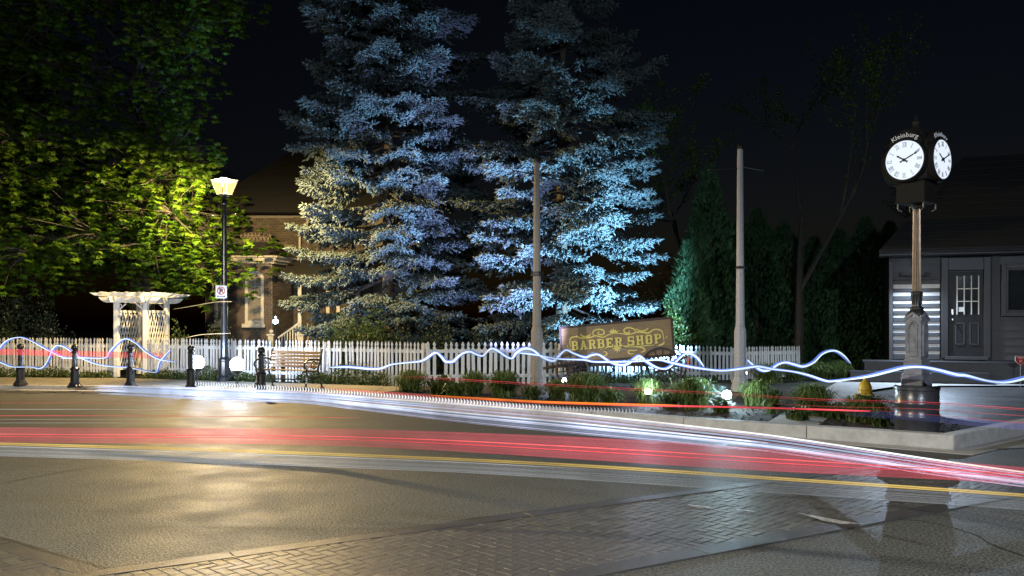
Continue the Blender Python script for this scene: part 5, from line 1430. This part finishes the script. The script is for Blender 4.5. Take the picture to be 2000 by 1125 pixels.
Ot = [(620,755),(860,772),(1050,783),(1250,789),(1400,792),(1560,796),(1720,802)]
Ob = [(620,759),(860,777),(1050,788),(1250,794),(1400,796),(1560,800),(1720,805)]
st = [(.2,.006,OR,1.4,840,1330),(.6,.005,OR,1.2,850,1300),(.5,.006,RD,1.3,1180,1700),(.3,.0022,RD,1.0,620,1000),(.9,.0022,RD,1.0,640,1700)]
curtain('thin orange and red streak running along the top of the kerb', Ot, Ob, .72, st, 620, 1720)
Lt = [(780,732),(1100,750),(1400,765),(1600,778),(1800,782),(2050,800)]
curtain('hair-thin red streak through the grasses and past the clock drum', Lt, [(a,b_+10) for a,b_ in Lt], .85, [(.2,.0016,RD,.8),(.5,.0009,RD,.6),(1.6,.0012,RD,.6,1500,2050)], 780, 2050)
Pt = [(1660,798),(1760,804),(1850,812),(2050,830)]
curtain('faint violet-blue streaks low over the driveway at the right edge', Pt, [(a,b_+15) for a,b_ in Pt], .55, [((k+.5)/9, .0006, (.25,.28,1.0), .6) for k in range(9)]+[(.05,.0014,RD,.7)], 1660, 2050)
Qt = [(-60,812),(200,812),(420,813),(700,816)]
curtain('thin dim red and white streaks at the left edge of the road', Qt, [(a,b_+14) for a,b_ in Qt], .6, [(.0,.0016,RD,.8),(.5,.0008,GY,.5,-60,400),(1.0,.0008,GY,.5,-60,430),(-.9,.0012,GY,.6,-60,500),(-1.8,.0010,RD,.5,-60,330)], -60, 700)
# flat red tail light ribbon before the left fence
t = thing('light_trail', 'straight red tail light ribbon crossing the bollards at the left edge', 'light trail', (0,0,0), 0, 'car light trails over the road')
for k in range(7):
    f = k/6; m_ = MB(); pts = []
    for x in range(-40, 331, 30):
        yc = np.interp(x, [-40,0,140,330], [686.5,687,690.5,695.5]); pts.append(P(x, yc-5+10*f, 20.2))
    m_.tube(pts, .0042, 4); m_.build('strand', em(RD, 1.0), t)
# waving lamps carried along
def wave(label, pts, Ys, r, c=(.42,.60,1.0), s=1.05, core=(.66,.82,1.0)):
    t = thing('wavy_light_trail', label, 'light trail', (0,0,0), 0, 'wavy blue-white light trails')
    n = len(pts); q = [P(x,y,np.interp(x,[p[0] for p in Ys],[p[1] for p in Ys])) for x, y in pts]
    q = spline(q, 7); k = len(q); rs = [r*(.42+.30*abs(math.sin(i*.035+r*900))+.28*abs(math.sin(i*.11+r*500)))*min(1,.3+min(i,k-1-i)/8) for i in range(k)]
    m_ = MB(); m_.tube(q, rs, 6); m_.build('bright_core', emit_flicker('wavy_trail_glow', core, s*1.25, .5), t, smooth=True)
    off = [p+Vector((0,.08,.0)) for p in q]
    m_ = MB(); m_.tube(off, [a*1.9 for a in rs], 6); m_.build('blue_edge', em((.16,.30,1.0), .75), t, smooth=True)
L6 = [(0,20.6),(350,20.0)]
wave('arched blue trail rising over the first bollard at the left edge', [(-20,705),(0,678),(15,664),(38,659),(60,666),(80,677),(100,688),(120,697),(140,701)], L6, .013)
wave('low blue trail looping from the left edge up past the second bollard', [(-20,702),(0,708),(20,716),(37,717),(60,717),(75,720),(85,716),(93,704),(98,692),(104,680),(112,675),(125,678),(140,688),(155,698),(170,705),(190,712),(215,716),(247,718),(265,721),(290,726),(304,727),(308,718),(312,706),(333,683)], L6, .014)
wave('blue-white trail humping up in front of the arbor', [(120,700),(160,699),(204,699),(215,685),(233,667),(247,662),(265,671),(285,688),(310,702),(345,707)], L6, .016)
wave('many-humped blue-white trail along the fence and the wagon', [(640,718),(680,717),(735,721),(765,712),(800,708),(820,706),(832,701),(850,689),(862,697),(870,706),(885,706),(895,697),(905,690),(918,687),(930,692),(943,695),(955,684),(963,681),(975,687),(988,696),(1000,700),(1008,690),(1020,682),(1032,681),(1044,686),(1060,698),(1080,705),(1090,697),(1105,684),(1120,690),(1143,698),(1155,694),(1170,693),(1190,706),(1210,713),(1225,711),(1240,700),(1249,696),(1260,704),(1275,714),(1290,720),(1305,719),(1320,707),(1335,693),(1345,691),(1360,697),(1375,716)], [(640,17.2),(830,15.6),(1000,14.6),(1375,13.6)], .020)
wave('long gentle blue-white trail from the brown pole past the clock to the right edge', [(1010,689),(1045,693),(1090,701),(1140,703),(1165,707),(1240,706),(1285,703),(1310,708),(1340,715),(1370,720),(1410,724),(1450,720),(1480,716),(1510,721),(1550,726),(1580,733),(1610,743),(1625,745),(1660,741),(1700,735),(1740,725),(1770,718),(1800,717),(1830,722),(1870,732),(1890,734),(1930,744),(1965,747),(2000,740),(2040,728)], [(1010,14.5),(1400,13.4),(1700,11.8),(1800,11.2),(2040,10.6)], .0165)
wave('short blue trail with a tall hump beside the grey pole', [(1460,703),(1475,716),(1490,724),(1505,722),(1520,712),(1535,708),(1552,712),(1570,716),(1590,708),(1605,693),(1620,686),(1635,686),(1650,696),(1662,710)], [(1460,14.2),(1662,13.6)], .018)
# pulsed lamp: a row of small bright commas along the kerb
t = thing('pulsed_light_trail', 'row of tiny white arc-shaped light pulses along the kerb like a coil', 'light trail', (0,0,0))
cm = MB(); cm.tube([(-.010,0,.045),(.006,0,.022),(.010,0,0),(.006,0,-.022),(-.010,0,-.040)], [.003,.008,.010,.008,.003], 5); cme = cm.mesh('pulse', em((.80,.87,1.0), 1.3))
cm2 = cm.mesh('pulse', em((.74,.82,1.0), .55))
line = [(382,749),(500,756),(600,761),(700,768),(800,776),(900,784),(1000,792),(1100,798),(1240,803)]
x = 382.0
while x < 1240:
    p = P(x, interp(line, x), float(np.interp(x,[382,1240],[14.2,9.6])))
    o = link('pulse', cme if x < 1060 else cm2, t, Matrix.Translation(p) @ Matrix.Diagonal((1,1,1,1)) @ Matrix.Scale(float(np.interp(x,[382,900,1240],[.85,.80,.55])),4)); x += float(np.interp(x,[382,1240],[5.0,7.0]))
# two thin warm sparks over the fence
for lb, pts, Y in (('thin warm streak of light crossing the lamp post below the parking sign', [(338,604),(380,597),(420,590),(452,589)], 21.8), ('thin orange streak above the picket fence at the lamp post', [(362,660),(390,654),(420,652),(450,651)], 21.6)):
    t = thing('light_trail', lb, 'light trail', (0,0,0)); m_ = MB(); q = spline([P(x,y,Y) for x,y in pts], 6); m_.tube(q, [.007*min(1,.2+i/6) for i in range(len(q))], 4); m_.build('strand', em((1,.72,.35), .9), t)
